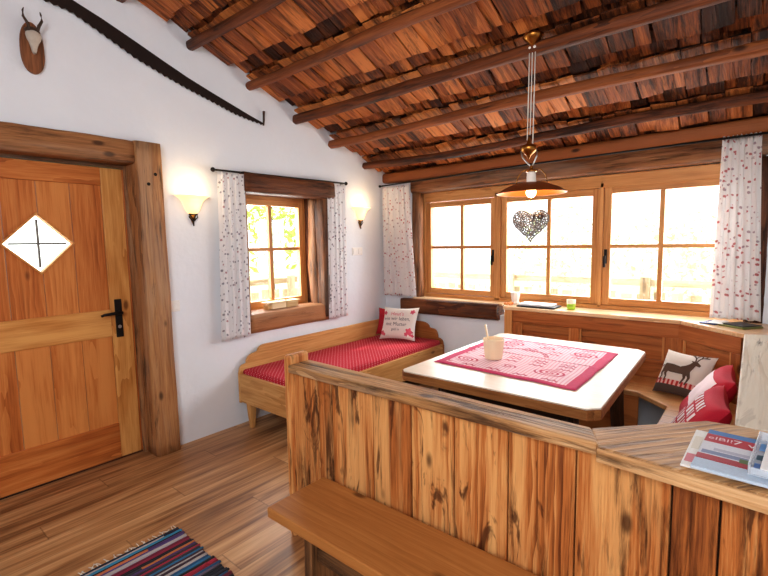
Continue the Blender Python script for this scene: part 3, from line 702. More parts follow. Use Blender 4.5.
# ------------------------------------------------------------------ daybed
bed = thing('daybed', 'honey pine daybed with scalloped ends along the left wall', 'daybed', (-2.95, 3.05, 0))
bx0, bx1, by0, by1 = -3.335, -2.55, 2.06, 4.03
def scallop(p0, p1, n=6):
    # stepped curve between two points: concave then convex
    out = []
    for i in range(n+1):
        a = pi/2*i/n; out.append((p0[0]+(p1[0]-p0[0])*(1-cos(a)), p0[1]+(p1[1]-p0[1])*sin(a)))
    return out
prof = [(by0, .20), (by0, .455)]+scallop((by0+.005, .46), (by0+.05, .52))+scallop((by0+.075, .525), (by0+.16, .60))+[(by0+.19, .605)]+scallop((by0+.195, .612), (by0+.27, .655))+[(by1-.03, .655), (by1-.03, .20)]
m = MB(); m.prism(prof, 0, .026, YZX(bx0), ax=0, tint=0); m.build('backboard', 'honey', bed, .003)
prof = [(bx0+.026, .18), (bx1, .18), (bx1, .43)]+scallop((bx1-.005, .435), (bx1-.055, .50))+scallop((bx1-.07, .505), (bx1-.13, .595))+[(bx1-.17, .60)]+scallop((bx1-.18, .605), (bx1-.28, .658))+[(bx0+.026, .658)]
m = MB(); m.prism(prof, 0, .028, XZY(by1), ax=0, tint=0); m.build('headboard', 'bedhead', bed, .003)
m = MB(); m.box(bx0+.026, bx1, by0, by0+.028, .21, .448, tint=.1); m.build('foot_panel', 'honey', bed, .004)
m = MB(); m.box(bx1-.028, bx1, by0+.028, by1-.028, .21, .44, tint=.0); m.build('side_rail', 'honey', bed, .004)
m = MB(); m.box(bx0+.03, bx1-.03, by0+.03, by1-.03, .33, .36); m.build('slat_base', 'honey', bed)
for x, y in ((bx0+.12, by0+.04), (bx1-.08, by0+.06), (bx0+.12, by1-.07), (bx1-.06, by1-.06)):
    m = MB(); m.tube([(x, y, 0), (x, y, .10), (x, y, .22)], [.019, .026, .034], 4, sup=8, up=(0, 1, 0)); m.build('leg', 'honey', bed, .003)
mp = MB()
def roundbox(m, x0, x1, y0, y1, z0, z1, r=.03, mat=None):
    # rounded cushion block with grain in metres on its top
    nx, ny = 20, 30; vs = []; gr = []
    ring = [(r, z0), (0, z0+r*.6), (0, z1-r*.7), (r*.3, z1-r*.25), (r, z1)]
    loops = []
    for ins, z in ring:
        pts = []
        for a, b, c_, d, n in ((x0+ins, y0+ins, x1-ins, y0+ins, nx), (x1-ins, y0+ins, x1-ins, y1-ins, ny), (x1-ins, y1-ins, x0+ins, y1-ins, nx), (x0+ins, y1-ins, x0+ins, y0+ins, ny)):
            for i in range(n): pts.append((a+(c_-a)*i/n, b+(d-b)*i/n, z))
        loops.append(pts)
    n = len(loops[0])
    for li, L in enumerate(loops):
        for p in L: vs.append(p); gr.append((p[0], p[1]-(0 if li > 2 else (z1-p[2])), 0) if True else p)
    fs = [(l*n+i, l*n+(i+1) % n, (l+1)*n+(i+1) % n, (l+1)*n+i) for l in range(len(loops)-1) for i in range(n)]
    fs.append(tuple((len(loops)-1)*n+i for i in range(n))); fs.append(tuple(reversed(range(n))))
    for i, g in enumerate(gr):
        p = vs[i]; dz = z1-p[2]; gr[i] = (p[0]+(dz if abs(p[0]-x1) < abs(p[0]-x0) else -dz), p[1]+(dz if abs(p[1]-y1) < abs(p[1]-y0) else -dz), 0)
    return m.add(vs, fs, gr, smooth=True, mat=mat)
roundbox(mp, bx0+.028, bx1-.031, by0+.035, by1-.032, .362, .488)
tag(mp.build('mattress', 'pad'), 'thin red dotted mattress pad lying on the daybed', 'mattress')

# ------------------------------------------------------------------ cushions
class Cushion:
    def __init__(s, w, h, t, M4, pinch=.1): s.w, s.h, s.t, s.M, s.p = w, h, t, M4, pinch
    def thick(s, u, v): return s.t*.5*max(0, (1-u**4))**.5*max(0, (1-v**4))**.5
    def pos(s, u, v, side=1, lift=0):
        x = s.w/2*u*(1-s.p*(1-v*v)*abs(u)); y = s.h/2*v*(1-s.p*(1-u*u)*abs(v))
        z = side*(s.thick(u, v)+lift)+.008*mnoise.noise(Vector((u*2+s.w*31, v*2, side)))*(1-u**4)*(1-v**4)
        return s.M @ Vector((x, y, z))
    def mesh(s, n=26):
        m = MB()
        for side in (1, -1):
            m.sheet(lambda a, b: s.pos((2*a-1)*side, 2*b-1, side), n, n, lambda a, b: (a, b, 0))
        return m
    def decal(s, verts, faces, lift=.003):
        m = MB(); m.add([tuple(s.pos(x/(s.w/2), y/(s.h/2), 1, lift)) for x, y, *_ in verts], faces); return m
def lean(c, face, tilt, roll=0.0):
    """cushion frame: centre c, facing direction angle (xy plane), leaning back by tilt"""
    n = Vector((cos(face)*cos(tilt), sin(face)*cos(tilt), sin(tilt)))
    x = Vector((-sin(face), cos(face), 0)); y = n.cross(x)
    return basis(c, x, y, n) @ RZ(roll)
def subdiv_text(vs, fs): return vs, fs
# red pillow behind, white pillow with verse in front, against headboard
cr = Cushion(.38, .30, .08, lean((-3.128, 3.872, .642), radians(-80), radians(16), .0))
tag(cr.mesh().build('red_pillow', 'redcloth'), 'deep red pillow tucked behind the white verse pillow on the daybed', 'pillow')
cw = Cushion(.42, .36, .11, lean((-2.935, 3.755, .663), radians(-80), radians(24), .03))
vp = thing('verse_pillow', 'white pillow with a printed verse and pink roses on the daybed', 'pillow', (-2.955, 3.80, .49))
cw.mesh().build('cover', 'creamcloth', vp)
for body, yy, mat, sz in (("Heut's", .075, 'pinkprint', .06), ('wie wir leben,', .020, 'greyprint', .058), ('mit Mutter', -.040, 'greyprint', .058), ("geh'n", -.095, 'greyprint', .045)):
    vs, fs = text_mesh(body, sz); cw.decal([(x-.01, y+yy, 0) for x, y, _ in vs], fs).build('lettering', mat, vp)
def blob(cx, cy, r, petals=5, n=30):
    pts = [(cx+r*(1+.22*cos(petals*a))*cos(a), cy+r*(1+.22*cos(petals*a))*sin(a)) for a in [2*pi*k/n for k in range(n)]]
    return [(cx, cy)]+pts, [(0, 1+k, 1+(k+1) % n) for k in range(n)]
for cx, cy, r in ((.155, -.10, .038), (.12, -.13, .02), (.165, .12, .024), (-.165, .10, .022), (-.17, -.12, .024), (.19, -.135, .016), (-.14, -.14, .015)):
    v_, f_ = blob(cx, cy, r); cw.decal(v_, f_, .004).build('rose_print', 'pinkprint', vp)

# ------------------------------------------------------------------ corner bench (back, diagonal, right side)
LZ = .92
cb = thing('corner_bench', 'built-in panelled corner bench with ledge around the table', 'corner bench', (-.8, 3.7, 0))
P0, P1, P2, P3 = (-1.74, 3.90), (-.45, 3.90), (-.075, 3.56), (-.06, 1.78)
# ledge boards
m = MB(); m.prism([(-1.815, 3.865), (-.44, 3.875), (-.40, 4.155), (-1.815, 4.155)], LZ-.03, LZ, ax=0, tint=-.2); m.build('ledge', 'ledge', cb, .005)
m = MB(); m.prism([(-.44, 3.875), (-.068, 3.545), (.06, 3.60), (.30, 4.045), (-.05, 4.045), (-.05, 4.155), (-.40, 4.155)], LZ-.03, LZ-.0005, ax=0, tint=.2); m.build('ledge', 'ledge', cb, .004)
m = MB(); m.prism([(-.068, 3.543), (-.044, 1.80), (.33, 1.80), (.33, 3.72), (.06, 3.60)], LZ-.035, LZ, ax=1, tint=0); m.build('side_ledge', 'pale', cb, .006)
m = MB(); m.prism([(.332, 1.8), (XR, 1.8), (XR, 4.045), (.332, 4.045)], LZ-.035, LZ-.001, ax=1, tint=0); m.build('side_ledge', 'pale', cb, .006)
m = MB(); m.prism([(-.0685, 3.50), (-.046, 1.82), (-.040, 1.82), (-.062, 3.50)], .47, LZ-.036, ax=2, tint=0.1); m.build('side_back_panel', 'cpanel', cb)
def panelling(p, q, splits, n_in):
    """framed back panel from p to q (xy), z .45..ledge; n_in = normal into the room"""
    p = Vector((*p, 0)); q = Vector((*q, 0)); X = (q-p); L = X.length; X.normalize(); N = Vector((*n_in, 0)).normalized()
    M4 = basis(p, X, (0, 0, 1), N)
    m = MB(); m.box(0, L, .30, LZ-.031, -.03, -.004, M4, ax=0); m.build('back_panel', 'cpanel', cb)
    m = MB(); m.box(0, L, LZ-.14, LZ-.031, -.004, .016, M4, ax=0, tint=.1); m.build('panel_rail', 'cpanel', cb, .003)
    m = MB(); m.box(0, L, .46, .60, -.004, .016, M4, ax=0, tint=.1); m.build('panel_rail', 'cpanel', cb, .003)
    for a, b in splits:
        m = MB(); m.box(a*L, b*L, .60, LZ-.14, -.004, .0158, M4, ax=1, tint=.0); m.build('panel_stile', 'cpanel', cb, .003)
        m = MB(); 
        for e, d in ((a*L-.016, a > 0), (b*L, b < 1)):
            if d: m.box(e, e+.016, .60, LZ-.14, -.004, .010, M4, ax=1, tint=-.5)
        if m.v: m.build('panel_bead', 'cedge', cb, .003)
panelling((-1.73, 3.90), (-.445, 3.905), ((0, .055), (.40, .455), (.93, 1.0)), (0, -1))
panelling((-.445, 3.905), (-.07, 3.575), ((0, .09), (.87, 1.0)), (-.66, -.75))
m = MB(); m.box(-1.805, -1.73, 3.875, 4.04, 0, LZ-.031, ax=2, tint=-.6); m.build('end_panel', 'cedge', cb, .004)
# seats
m = MB(); m.prism([(-1.76, 3.45), (-.62, 3.45), (-.42, 3.26), (-.42, 1.56), (-.06, 1.56), (-.08, 3.55), (-.44, 3.88), (-1.76, 3.88)], .43, .465, ax=0, tint=-.1); m.build('seat', 'seat', cb, .006)
m = MB(); m.box(-1.74, -.62, 3.48, 3.50, 0, .43, ax=0); m.build('seat_front', 'cpanel', cb)
m = MB(); m.box(-.40, -.38, 1.6, 3.25, 0, .43, ax=1); m.build('seat_front', 'cpanel', cb)

# deer cushion on the diagonal
cd = Cushion(.325, .32, .11, lean((-.368, 3.545, .606), radians(-116), radians(32), .03))
dp = thing('deer_pillow', 'cream cushion with a brown stag and red striped hem on the corner bench', 'pillow', (-.37, 3.6, .47))
cd.mesh().build('cover', 'deercloth', dp)
def strip(pts, ws):
    vs = []; fs = []; n = len(pts); K = 4
    pp = []; wl = []
    for i in range(n-1):
        for k in range(K): t_ = k/K; pp.append((pts[i][0]+(pts[i+1][0]-pts[i][0])*t_, pts[i][1]+(pts[i+1][1]-pts[i][1])*t_)); wl.append(ws[i]+(ws[i+1]-ws[i])*t_)
    pp.append(pts[-1]); wl.append(ws[-1]); N = len(pp)
    for i in range(N):
        a = pp[max(0, i-1)]; b = pp[min(N-1, i+1)]; dx, dy = b[0]-a[0], b[1]-a[1]; l = hypot(dx, dy) or 1
        for s_ in (-1, -.33, .33, 1): vs.append((pp[i][0]-dy/l*wl[i]*s_, pp[i][1]+dx/l*wl[i]*s_))
    for i in range(N-1):
        for k in range(3): fs.append((i*4+k, (i+1)*4+k, (i+1)*4+k+1, i*4+k+1))
    return vs, fs
dm = MB()
def dec(pts, ws):
    v_, f_ = strip([(x-.005, y-.03) for x, y in pts], ws); b = len(dm.v); mm = cd.decal(v_, f_, .004); dm.add(mm.v, mm.f)
dec([(-.115, .045), (-.10, .048), (-.05, .045), (0, .040), (.04, .048), (.06, .055)], [.004, .026, .03, .026, .034, .024])      # trunk
dec([(.045, .055), (.068, .085), (.080, .108)], [.03, .019, .016])                                                        # neck
dec([(.070, .108), (.092, .106), (.118, .094)], [.017, .014, .007])                                                        # head
dec([(.074, .116), (.056, .122)], [.006, .002])                                                                         # ear
dec([(-.118, .06), (-.13, .045)], [.006, .003])                                                                         # tail
for pts in ([(-.10, .035), (-.115, 0), (-.105, -.02), (-.118, -.055)], [(-.085, .03), (-.085, 0), (-.075, -.02), (-.08, -.055)], [(.04, .03), (.045, -.01), (.03, -.055)], [(.055, .04), (.075, .0), (.068, -.03), (.06, -.055)]):
    dec(pts, [.016, .009, .0055, .005][:len(pts)] if len(pts) == 4 else [.016, .007, .005])
for pts in ([(.082, .118), (.075, .15), (.05, .175), (.052, .20)], [(.088, .118), (.10, .15), (.125, .17), (.128, .195)], [(.072, .155), (.09, .185)], [(.06, .165), (.035, .18)], [(.105, .155), (.10, .185)], [(.115, .16), (.145, .165)]):
    dec(pts, [.0045]*len(pts))
dm.build('stag_print', 'deerprint', dp)

# two red cushions leaning on the side ledge
def red_cushion(c_, face, tilt, roll, label, block):
    q = Cushion(.42, .40, .13, lean(c_, face, tilt, roll)); th = thing('red_cushion', label, 'pillow', (c_[0], c_[1], .47), 'red cushions on the side bench')
    q.mesh().build('cover', 'crimson', th)
    if block == 0:
        vs = []; fs = []; n = 12
        for j in range(n+1):
            for i in range(n+1): vs.append((-.165+.33*i/n, -.05+.19*j/n))
        for j in range(n):
            for i in range(n): fs.append((j*(n+1)+i, j*(n+1)+i+1, (j+1)*(n+1)+i+1, (j+1)*(n+1)+i))
        q.decal(vs, fs, .002).build('white_patch', 'whiteprint', th)
    else:
        for r_ in range(5):
            for k in range(7):
                x0 = -.15+k*.043; y0 = .12-r_*.062
                hh = .05; ww = .026 if (k+r_) % 3 else .012
                vs = []; fs = []
                for j in range(4):
                    for i in range(3): vs.append((x0+ww*i/2, y0+hh*j/3-.025))
                for j in range(3):
                    for i in range(2): fs.append((j*3+i, j*3+i+1, (j+1)*3+i+1, (j+1)*3+i))
                if r_ == 0 and k == 0: acc = MB()
                mm = q.decal(vs, fs, .003); acc.add(mm.v, mm.f)
        acc.build('block_print', 'whiteprint', th)
red_cushion((-.20, 2.97, .635), radians(184), radians(34), .0, 'red cushion with a white patch, the farther one leaning on the side ledge', 0)
red_cushion((-.205, 2.50, .635), radians(186), radians(34), .0, 'red cushion with white block print, the nearer one leaning on the side ledge', 1)

# ------------------------------------------------------------------ table
tb = thing('dining_table', 'pale scrubbed wooden dining table with clipped corners', 'table', (-1.07, 2.8, 0))
tx0, tx1, ty0, ty1 = -1.64, -.525, 2.09, 3.47; cc = .05
tx1b = -.575
oct_ = [(tx0+cc*.6, ty0), (tx1-cc, ty0), (tx1, ty0+cc), (tx1b, ty1-cc), (tx1b-cc, ty1), (tx0+cc, ty1), (tx0, ty1-cc), (tx0, ty0+cc*.6)]
m = MB(); m.prism(oct_, .704, .752, ax=0, tint=.0); m.build('edge_band', 'tedge', tb, .003)
m = MB(); m.prism([(x+(.004 if x < -1 else -.004), y+(.004 if y < 2.8 else -.004)) for x, y in oct_], .752, .76, ax=0, tint=-.3); m.build('tabletop', 'ttop', tb, .003)
m = MB()
m.box(tx0+.16, tx1-.16, ty0+.18, ty0+.205, .60, .704); m.box(tx0+.16, tx1-.16, ty1-.205, ty1-.18, .60, .704); m.box(tx0+.16, tx0+.185, ty0+.205, ty1-.205, .60, .704); m.box(tx1-.185, tx1-.16, ty0+.205, ty1-.205, .60, .704)
m.build('apron', 'tleg', tb)
for x in (tx0+.20, tx1-.20):
    for y in (ty0+.22, ty1-.22):
        sx_ = -.04 if x < -1 else .04; sy_ = -.04 if y < 2.8 else .04
        m = MB(); m.tube([(x+sx_, y+sy_, 0), (x+sx_*.4, y+sy_*.4, .4), (x, y, .704)], [.03, .036, .045], 8, sup=5); m.build('leg', 'tleg', tb)
m = MB(); m.box(tx0+.17, tx1-.17, ty0+.17, ty0+.23, .12, .17); m.box(tx0+.17, tx1-.17, ty1-.23, ty1-.17, .12, .17); m.box(-1.10, -1.04, ty0+.23, ty1-.23, .12, .17); m.build('stretcher', 'tleg', tb, .004)

# table cloth, slightly rumpled, skewed a little
CP = {(0, 0): (-1.572, 2.362), (1, 0): (-.690, 2.315), (1, 1): (-.700, 3.235), (0, 1): (-1.585, 3.28)}
def cl(u, v):
    x = (1-u)*(1-v)*CP[0, 0][0]+u*(1-v)*CP[1, 0][0]+u*v*CP[1, 1][0]+(1-u)*v*CP[0, 1][0]
    y = (1-u)*(1-v)*CP[0, 0][1]+u*(1-v)*CP[1, 0][1]+u*v*CP[1, 1][1]+(1-u)*v*CP[0, 1][1]
    e = min(u, 1-u, v, 1-v)
    z = .7635+.004*(1+mnoise.noise(Vector((u*5, v*5, 3))))*(1 if e > .001 else .2)+.006*math.exp(-((v-.5)/.015)**2)*.6
    x += .008*mnoise.noise(Vector((v*6, 1, u))); y += .010*mnoise.noise(Vector((u*6, 7, v)))
    return (x, y, z)
m = MB(); m.sheet(cl, 60, 60, lambda u, v: (u*W_, v*H_, 0)); tag(m.build('tablecloth', 'cloth', solid=.002), 'pink and white patterned cloth with pink border on the dining table', 'tablecloth')

pt = thing('wooden_cup', 'pale turned wooden cup holding a flat wooden spatula on the tablecloth', 'cup', (-1.295, 2.63, .77))
m = MB(); m.lathe([(.001, 0), (.052, 0), (.055, .006), (.060, .06), (.065, .115), (.066, .128), (.060, .130), (.057, .115), (.05, .03), (.001, .02)], T(-1.295, 2.63, .772), 30); m.build('body', 'turned', pt)
m = MB(); m.tube([(-1.30, 2.625, .80), (-1.33, 2.62, .90), (-1.347, 2.617, .985)], [.008, .012, .017], 8, aspect=.4); m.build('spatula', 'turned', pt)

# ------------------------------------------------------------------ partition (half-height plank screen)
pa = thing('plank_screen', 'half-height screen of aged upright planks with a thick weathered rail', 'screen', (-.9, 1.45, 0))
yf = 1.418
xs = [-1.83, -1.61, -1.515, -1.262, -1.057, -.856, -.642, -.417, -.160, -.052, .16, .36, .58, .80, XR]
tn = [.0, .25, .0, .2, -.3, -.15, -.05, .05, .4, .15, .9, .2, 0, .3]
for i, (a, b) in enumerate(zip(xs, xs[1:])):
    if i == 0: a = -1.80
    sk = .0 if a < -.42 else -.065*(a+.42); sk2 = 0 if b < -.42 else -.065*(b+.42)
    o = [RND.uniform(0, 40) for _ in range(3)]
    vs = [(a+.0025, yf+sk, 0), (b-.0025, yf+sk2, 0), (b-.0025, yf+sk2+.028, 0), (a+.0025, yf+sk+.028, 0)]
    m = MB(); zt = LZ-.038
    V8 = vs+[(x, y, zt) for x, y, _ in vs]
    m.add(V8, [(3, 2, 1, 0), (4, 5, 6, 7), (0, 1, 5, 4), (1, 2, 6, 5), (2, 3, 7, 6), (3, 0, 4, 7)], [(p[2]+o[0], p[0]+o[1], p[1]+o[2]) for p in V8], tn[i])
    m.build('plank', 'plank', pa, .004)
m = MB(); m.prism([(-1.79, 1.447), (-.42, 1.447), (XR-.01, 1.359), (XR-.01, 1.371), (-.42, 1.46), (-1.79, 1.46)], 0, LZ-.042, ax=0, tint=.3); m.build('seam_light_block', 'tleg', pa)  # dark sheet added behind the planks, blocks light and keeps seams dark
m = MB()
m.box(-1.84, -1.795, 1.395, 1.53, 0, .965, ax=2, tint=-.25); m.build('end_post', 'plank', pa, .014)
m = MB()
def railpoly(n=26):
    fr = []; bk = []
    for i in range(n+1):
        x = -1.795+(-.345+1.795)*i/n
        fr.append((x, 1.388+.006*mnoise.noise(Vector((x*5, 0, 0)))))
    for i in range(n+1):
        x = -1.795+(-.398+1.795)*i/n; bk.append((x, 1.530-.03*(i/n)+.004*mnoise.noise(Vector((x*5, 4, 0)))))
    return fr+bk[::-1]
m.prism(railpoly(), LZ-.041, LZ, ax=0, tint=.05); m.build('top_rail', 'rail', pa, .007)
# wide diagonal board, grain at 45 degrees
pts = [(-.398, 1.497), (-.342, 1.362), (0, 1.338), (.40, 1.305), (.90, 1.27), (.90, 1.795), (-.035, 1.797), (-.12, 1.785)]
aa = radians(52); R2 = RZ(aa); Ri = RZ(-aa)
m = MB(); m.prism([tuple((Ri @ Vector((x, y, 0)))[:2]) for x, y in pts], LZ-.040, LZ-.001, R2, ax=0, tint=.15); m.build('corner_board', 'rail', pa, .007)
m = MB(); L2 = hypot(1.242, .092); m.box(0, L2, -.012, -.0005, LZ-.042, LZ-.002, T(-.342, 1.362, 0) @ RZ(atan2(-.092, 1.242)), ax=0, tint=-.1); m.build('edge_strip', 'rail', pa, .004)

# ------------------------------------------------------------------ bench in front
bn = thing('plank_bench', 'stained pine plank bench in front of the partition', 'bench', (-.7, 1.23, 0))
m = MB(); m.box(-1.54, .10, 1.055, 1.375, .385, .43, ax=0, tint=0); m.build('seat', 'bench', bn, .006)
for x in (-1.36, -.05):
    m = MB(); m.prism([(1.09, 0), (1.35, 0), (1.34, .385), (1.10, .385)], 0, .045, YZX(x), ax=1, tint=.2); m.build('leg', 'benchleg', bn, .004)
m = MB(); m.box(-1.315, -.05, 1.125, 1.15, .25, .37, ax=0, tint=.5); m.build('apron', 'benchleg', bn, .003)

# ------------------------------------------------------------------ rug
rg = thing('rag_rug', 'striped multicoloured rag rug with fringed end on the floor', 'rug', (-1.9, .7, 0))
pal = [(30, 28, 40), (60, 60, 70), (30, 26, 30), (120, 40, 60), (176, 44, 66), (54, 120, 160), (40, 90, 130), (214, 204, 196), (200, 120, 70), (86, 60, 110), (110, 100, 120), (36, 36, 44), (150, 30, 50), (190, 180, 176), (70, 50, 60)]
m = MB(); x = -2.36; seq = [(32, 40, 60), (50, 120, 160), (60, 140, 176), (26, 26, 30), (206, 120, 80), (96, 76, 130), (40, 36, 60), (180, 172, 180), (120, 36, 60), (150, 34, 64), (40, 30, 36), (214, 200, 190)]
k = 0
while x < -1.25:
    wd = RND.uniform(.010, .020); cc_ = seq[k] if k < len(seq) else RND.choice(pal); k += 1
    ya = .27+RND.uniform(-.008, .008); yb = 1.045+RND.uniform(-.010, .008)
    segs = RND.choice([1, 1, 2, 3]); cuts = [ya]+sorted(RND.uniform(ya, yb) for _ in range(segs-1))+[yb]
    for s_, (a, b) in enumerate(zip(cuts, cuts[1:])):
        c3 = cc_ if s_ == 0 or RND.random() < .4 else RND.choice(pal)
        nn = max(3, int((b-a)/.05))
        path = [(x+wd/2+.002*mnoise.noise(Vector((x*60, y_*9, 0))), y_, .007) for y_ in [a+(b-a)*i/nn for i in range(nn+1)]]
        m.tube(path, wd*.56, 6, col=[lin(q) for q in c3], rough=.25, aspect=.55, rfreq=20)
    x += wd
m.build('weave', 'rag', rg)
m = MB()
for i in range(46):
    y = .28+.76*i/45+RND.uniform(-.006, .006); l = RND.uniform(.015, .045); a = RND.uniform(-.02, .02)
    m.tube([(-2.355, y, .006), (-2.36-l*.5, y+a*.6, .006), (-2.36-l, y+a+RND.uniform(-.008, .008), .003)], .0022, 5)
m.build('fringe', 'cord', rg)

# ------------------------------------------------------------------ pendant lamp and heart
LX, LY = -1.125, 2.78
pd = thing('pendant_lamp', 'brass rise-and-fall pendant lamp with flared shade over the table', 'lamp', (LX, LY, 2.73))
zt = zc(LY)-.0
m = MB(); m.lathe([(.001, .0), (.06, 0), (.062, -.012), (.045, -.03), (.025, -.045), (.012, -.06), (.001, -.062)], T(LX, LY, zt-.0), 24); m.build('ceiling_rose', 'brass', pd)
m = MB(); m.ball((LX-.018, LY, zt-.07), .014); m.ball((LX+.012, LY, zt-.072), .014); m.build('pulley', 'china', pd)
for dx, z_ in ((-.022, 2.13), (-.004, 2.16), (.014, 2.06)):
    m = MB(); m.tube([(LX+dx, LY, zt-.07), (LX+dx*.95-.008, LY, z_)], .0035, 6); m.build('cord', 'cord', pd)
m = MB(); m.lathe([(.001, .075), (.007, .07), (.010, .05), (.016, .034), (.042, .022), (.048, .008), (.044, -.010), (.026, -.028), (.012, -.04), (.008, -.055), (.001, -.06)], T(LX-.018, LY, 2.075), 24); m.build('counterweight', 'brass', pd)
for s_ in (-1, 1):
    m = MB(); m.tube([(LX-.018+s_*.05, LY, 2.07), (LX-.012+s_*.045, LY, 2.03), (LX-.004+s_*.018, LY, 1.99), (LX, LY, 1.965)], .005, 6); m.build('chain', 'silver', pd)
m = MB(); m.lathe([(.001, .05), (.008, .05), (.012, .04), (.01, .03), (.03, .022), (.032, .012), (.001, .01)], T(LX, LY, 1.925), 20); m.build('socket_cap', 'brass', pd)
m = MB(); m.lathe([(.001, .10), (.022, .10), (.027, .085), (.03, .02), (.034, 0), (.001, 0)], T(LX, LY, 1.838), 20); m.build('socket', 'china', pd)
for s_ in (-1, 1):
    m = MB(); m.tube([(LX+s_*.024, LY, 1.955), (LX+s_*.06, LY, 1.945), (LX+s_*.085, LY, 1.915), (LX+s_*.10, LY, 1.865)], .004, 6); m.build('yoke', 'brass', pd)
m = MB(); m.lathe([(.03, .030), (.06, .026), (.11, .014), (.16, -.006), (.205, -.034), (.209, -.036), (.209, -.040), (.204, -.038)], T(LX, LY, 1.845), 48); sh = m.build('lamp_shade', 'copper', pd)
m = MB(); m.lathe([(.204, -.0385), (.16, -.011), (.11, .008), (.06, .020), (.03, .024)], T(LX, LY, 1.845), 48); m.build('shade_lining', 'copperin', sh)
m = MB(); m.lathe([(.001, -.052), (.016, -.048), (.028, -.034), (.032, -.018), (.026, .002), (.016, .018), (.014, .03), (.001, .03)], T(LX, LY, 1.832), 20); m.build('bulb', 'bulb', pd)
l = bpy.data.lights.new('pendant_light', 'POINT'); l.energy = 5; l.color = (1, .72, .42); l.shadow_soft_size = .04
lo = bpy.data.objects.new('pendant_light', l); COL.objects.link(lo); lo.location = (LX, LY, 1.745)

ht = thing('hanging_heart', 'silver filigree wire heart hanging under the pendant lamp', 'ornament', (LX, LY, 1.6))
hc = (LX+.0, LY-.0, 1.605); vx = Vector((cos(radians(-38)), sin(radians(-38)), 0)); ang = radians(22); vx = Vector((cos(ang), sin(ang), 0))
def hpt(tt, k=1.0):
    x = 16*sin(tt)**3; y = 13*cos(tt)-5*cos(2*tt)-2*cos(3*tt)-cos(4*tt)
    return (x/16*.105*k, (y+2.5)/14.5*.098*k)
def H3(p, d=0): q = Vector(hc)+vx*p[0]+Vector((0, 0, p[1])); return tuple(q+Vector((-vx.y, vx.x, 0))*d)
m = MB(); m.tube([H3(hpt(2*pi*k/60)) for k in range(60)], .0045, 6, closed=True, up=(-vx.y, vx.x, 0)); hh = m.build('outline', 'pewter', ht)
m = MB(); poly = [hpt(2*pi*k/60, .95) for k in range(60)]
def inside(p):
    c_ = False; n = len(poly)
    for i in range(n):
        a, b = poly[i], poly[i-1]
        if (a[1] > p[1]) != (b[1] > p[1]) and p[0] < (b[0]-a[0])*(p[1]-a[1])/(b[1]-a[1])+a[0]: c_ = not c_
    return c_
cnt = 0
pts_h = []
while cnt < 4000 and len(pts_h) < 130:
    cnt += 1; p = (RND.uniform(-.105, .105), RND.uniform(-.11, .09))
    if inside(p) and all(hypot(p[0]-q[0], p[1]-q[1]) > .0105 for q in pts_h):
        pts_h.append(p); r = RND.uniform(.007, .0105)
        a0 = RND.uniform(0, 6); turns = RND.choice([1.0, 1.6])
        path = [H3((p[0]+r*(1-.45*k/14*(turns-1))*cos(a0+2*pi*turns*k/14), p[1]+r*(1-.45*k/14*(turns-1))*sin(a0+2*pi*turns*k/14)), RND.uniform(-.002, .002)) for k in range(15)]
        m.tube(path, .0030, 5, up=(-vx.y, vx.x, 0))
m.build('filigree', 'pewter', ht)
for px_, py_, rr in ((.02, .058, .012), (.055, .06, .018)):
    m = MB()
    for k in range(6):
        a = pi*k/3; m.ball(H3((px_+rr*.6*cos(a), py_+rr*.6*sin(a)), -.004), rr*.42, 8)
    m.build('wire_flower', 'horn', ht)
m = MB(); m.tube([H3((0, .062)), (LX, LY, 1.782)], .0016, 5); m.build('hanging_thread', 'horn', ht)

# ------------------------------------------------------------------ things on the ledge
nb = thing('guest_folder', 'flat black folder with white papers on the ledge under the middle window', 'folder', (-1.62, 3.99, .92))
m = MB(); m.box(-1.70, -1.36, 3.90, 4.09, .921, .935, RZ(0)); m.build('cover', 'blackcard', nb, .003)
m = MB(); m.box(-1.69, -1.40, 3.92, 4.088, .935, .950, tint=0); m.build('papers', 'paper', nb, .002)
gc = thing('candle_jar', 'small green candle glass with a cream top on the ledge', 'candle', (-1.25, 4.00, .92))
m = MB(); m.lathe([(.001, 0), (.030, 0), (.034, .01), (.036, .05), (.033, .05), (.001, .048)], T(-1.25, 4.0, .9205), 22); m.build('glass_base', 'green', gc)
m = MB(); m.lathe([(.036, .05), (.037, .085), (.034, .086), (.033, .052)], T(-1.25, 4.0, .9205), 22); m.build('glass_rim', 'wax', gc)
tl = thing('tealight_holder', 'small white tealight holder at the left end of the ledge', 'candle', (-1.73, 3.99, .92))
m = MB(); m.lathe([(.001, 0), (.040, 0), (.044, .012), (.034, .03), (.040, .06), (.048, .115), (.043, .115), (.034, .06), (.001, .05)], T(-1.775, 4.05, .9205), 8, smooth=False); m.build('cup', 'china', tl)
m = MB(); m.lathe([(.028, .055), (.034, .08), (.001, .082)], T(-1.775, 4.05, .9205), 12); m.build('candle', 'wax', tl)
gl_ = MB()
for k in range(26):
    u = k/25; gl_.ball((-1.795+.02*u+RND.uniform(-.01, .01), 3.875+.11*u, .935+RND.uniform(0, .012)), RND.uniform(.008, .013), 6)
tag(gl_.build('garland', 'orange'), 'short orange and white garland lying at the left end of the ledge', 'garland')
def leaflet(name, label, x0, x1, y0, y1, z0, h, mat, rot, piv, group=None, bev=.002):
    m = MB(); m.box(x0, x1, y0, y1, z0, z0+h, T(*piv, 0) @ RZ(rot) @ T(-piv[0], -piv[1], 0), col=(1, 1, 1)); o = m.build(name, mat, None, bev); return tag(o, label, 'booklet', group)
leaflet('booklet', 'dark navy booklet fanned out on the ledge under the right curtain', -.30, -.20, 3.80, 3.96, .921, .007, 'navy', -.35, (-.25, 3.88))
leaflet('booklet', 'white leaflet lying over the navy booklet under the right curtain', -.265, -.175, 3.80, 3.95, .929, .005, 'paper', -.2, (-.22, 3.87))
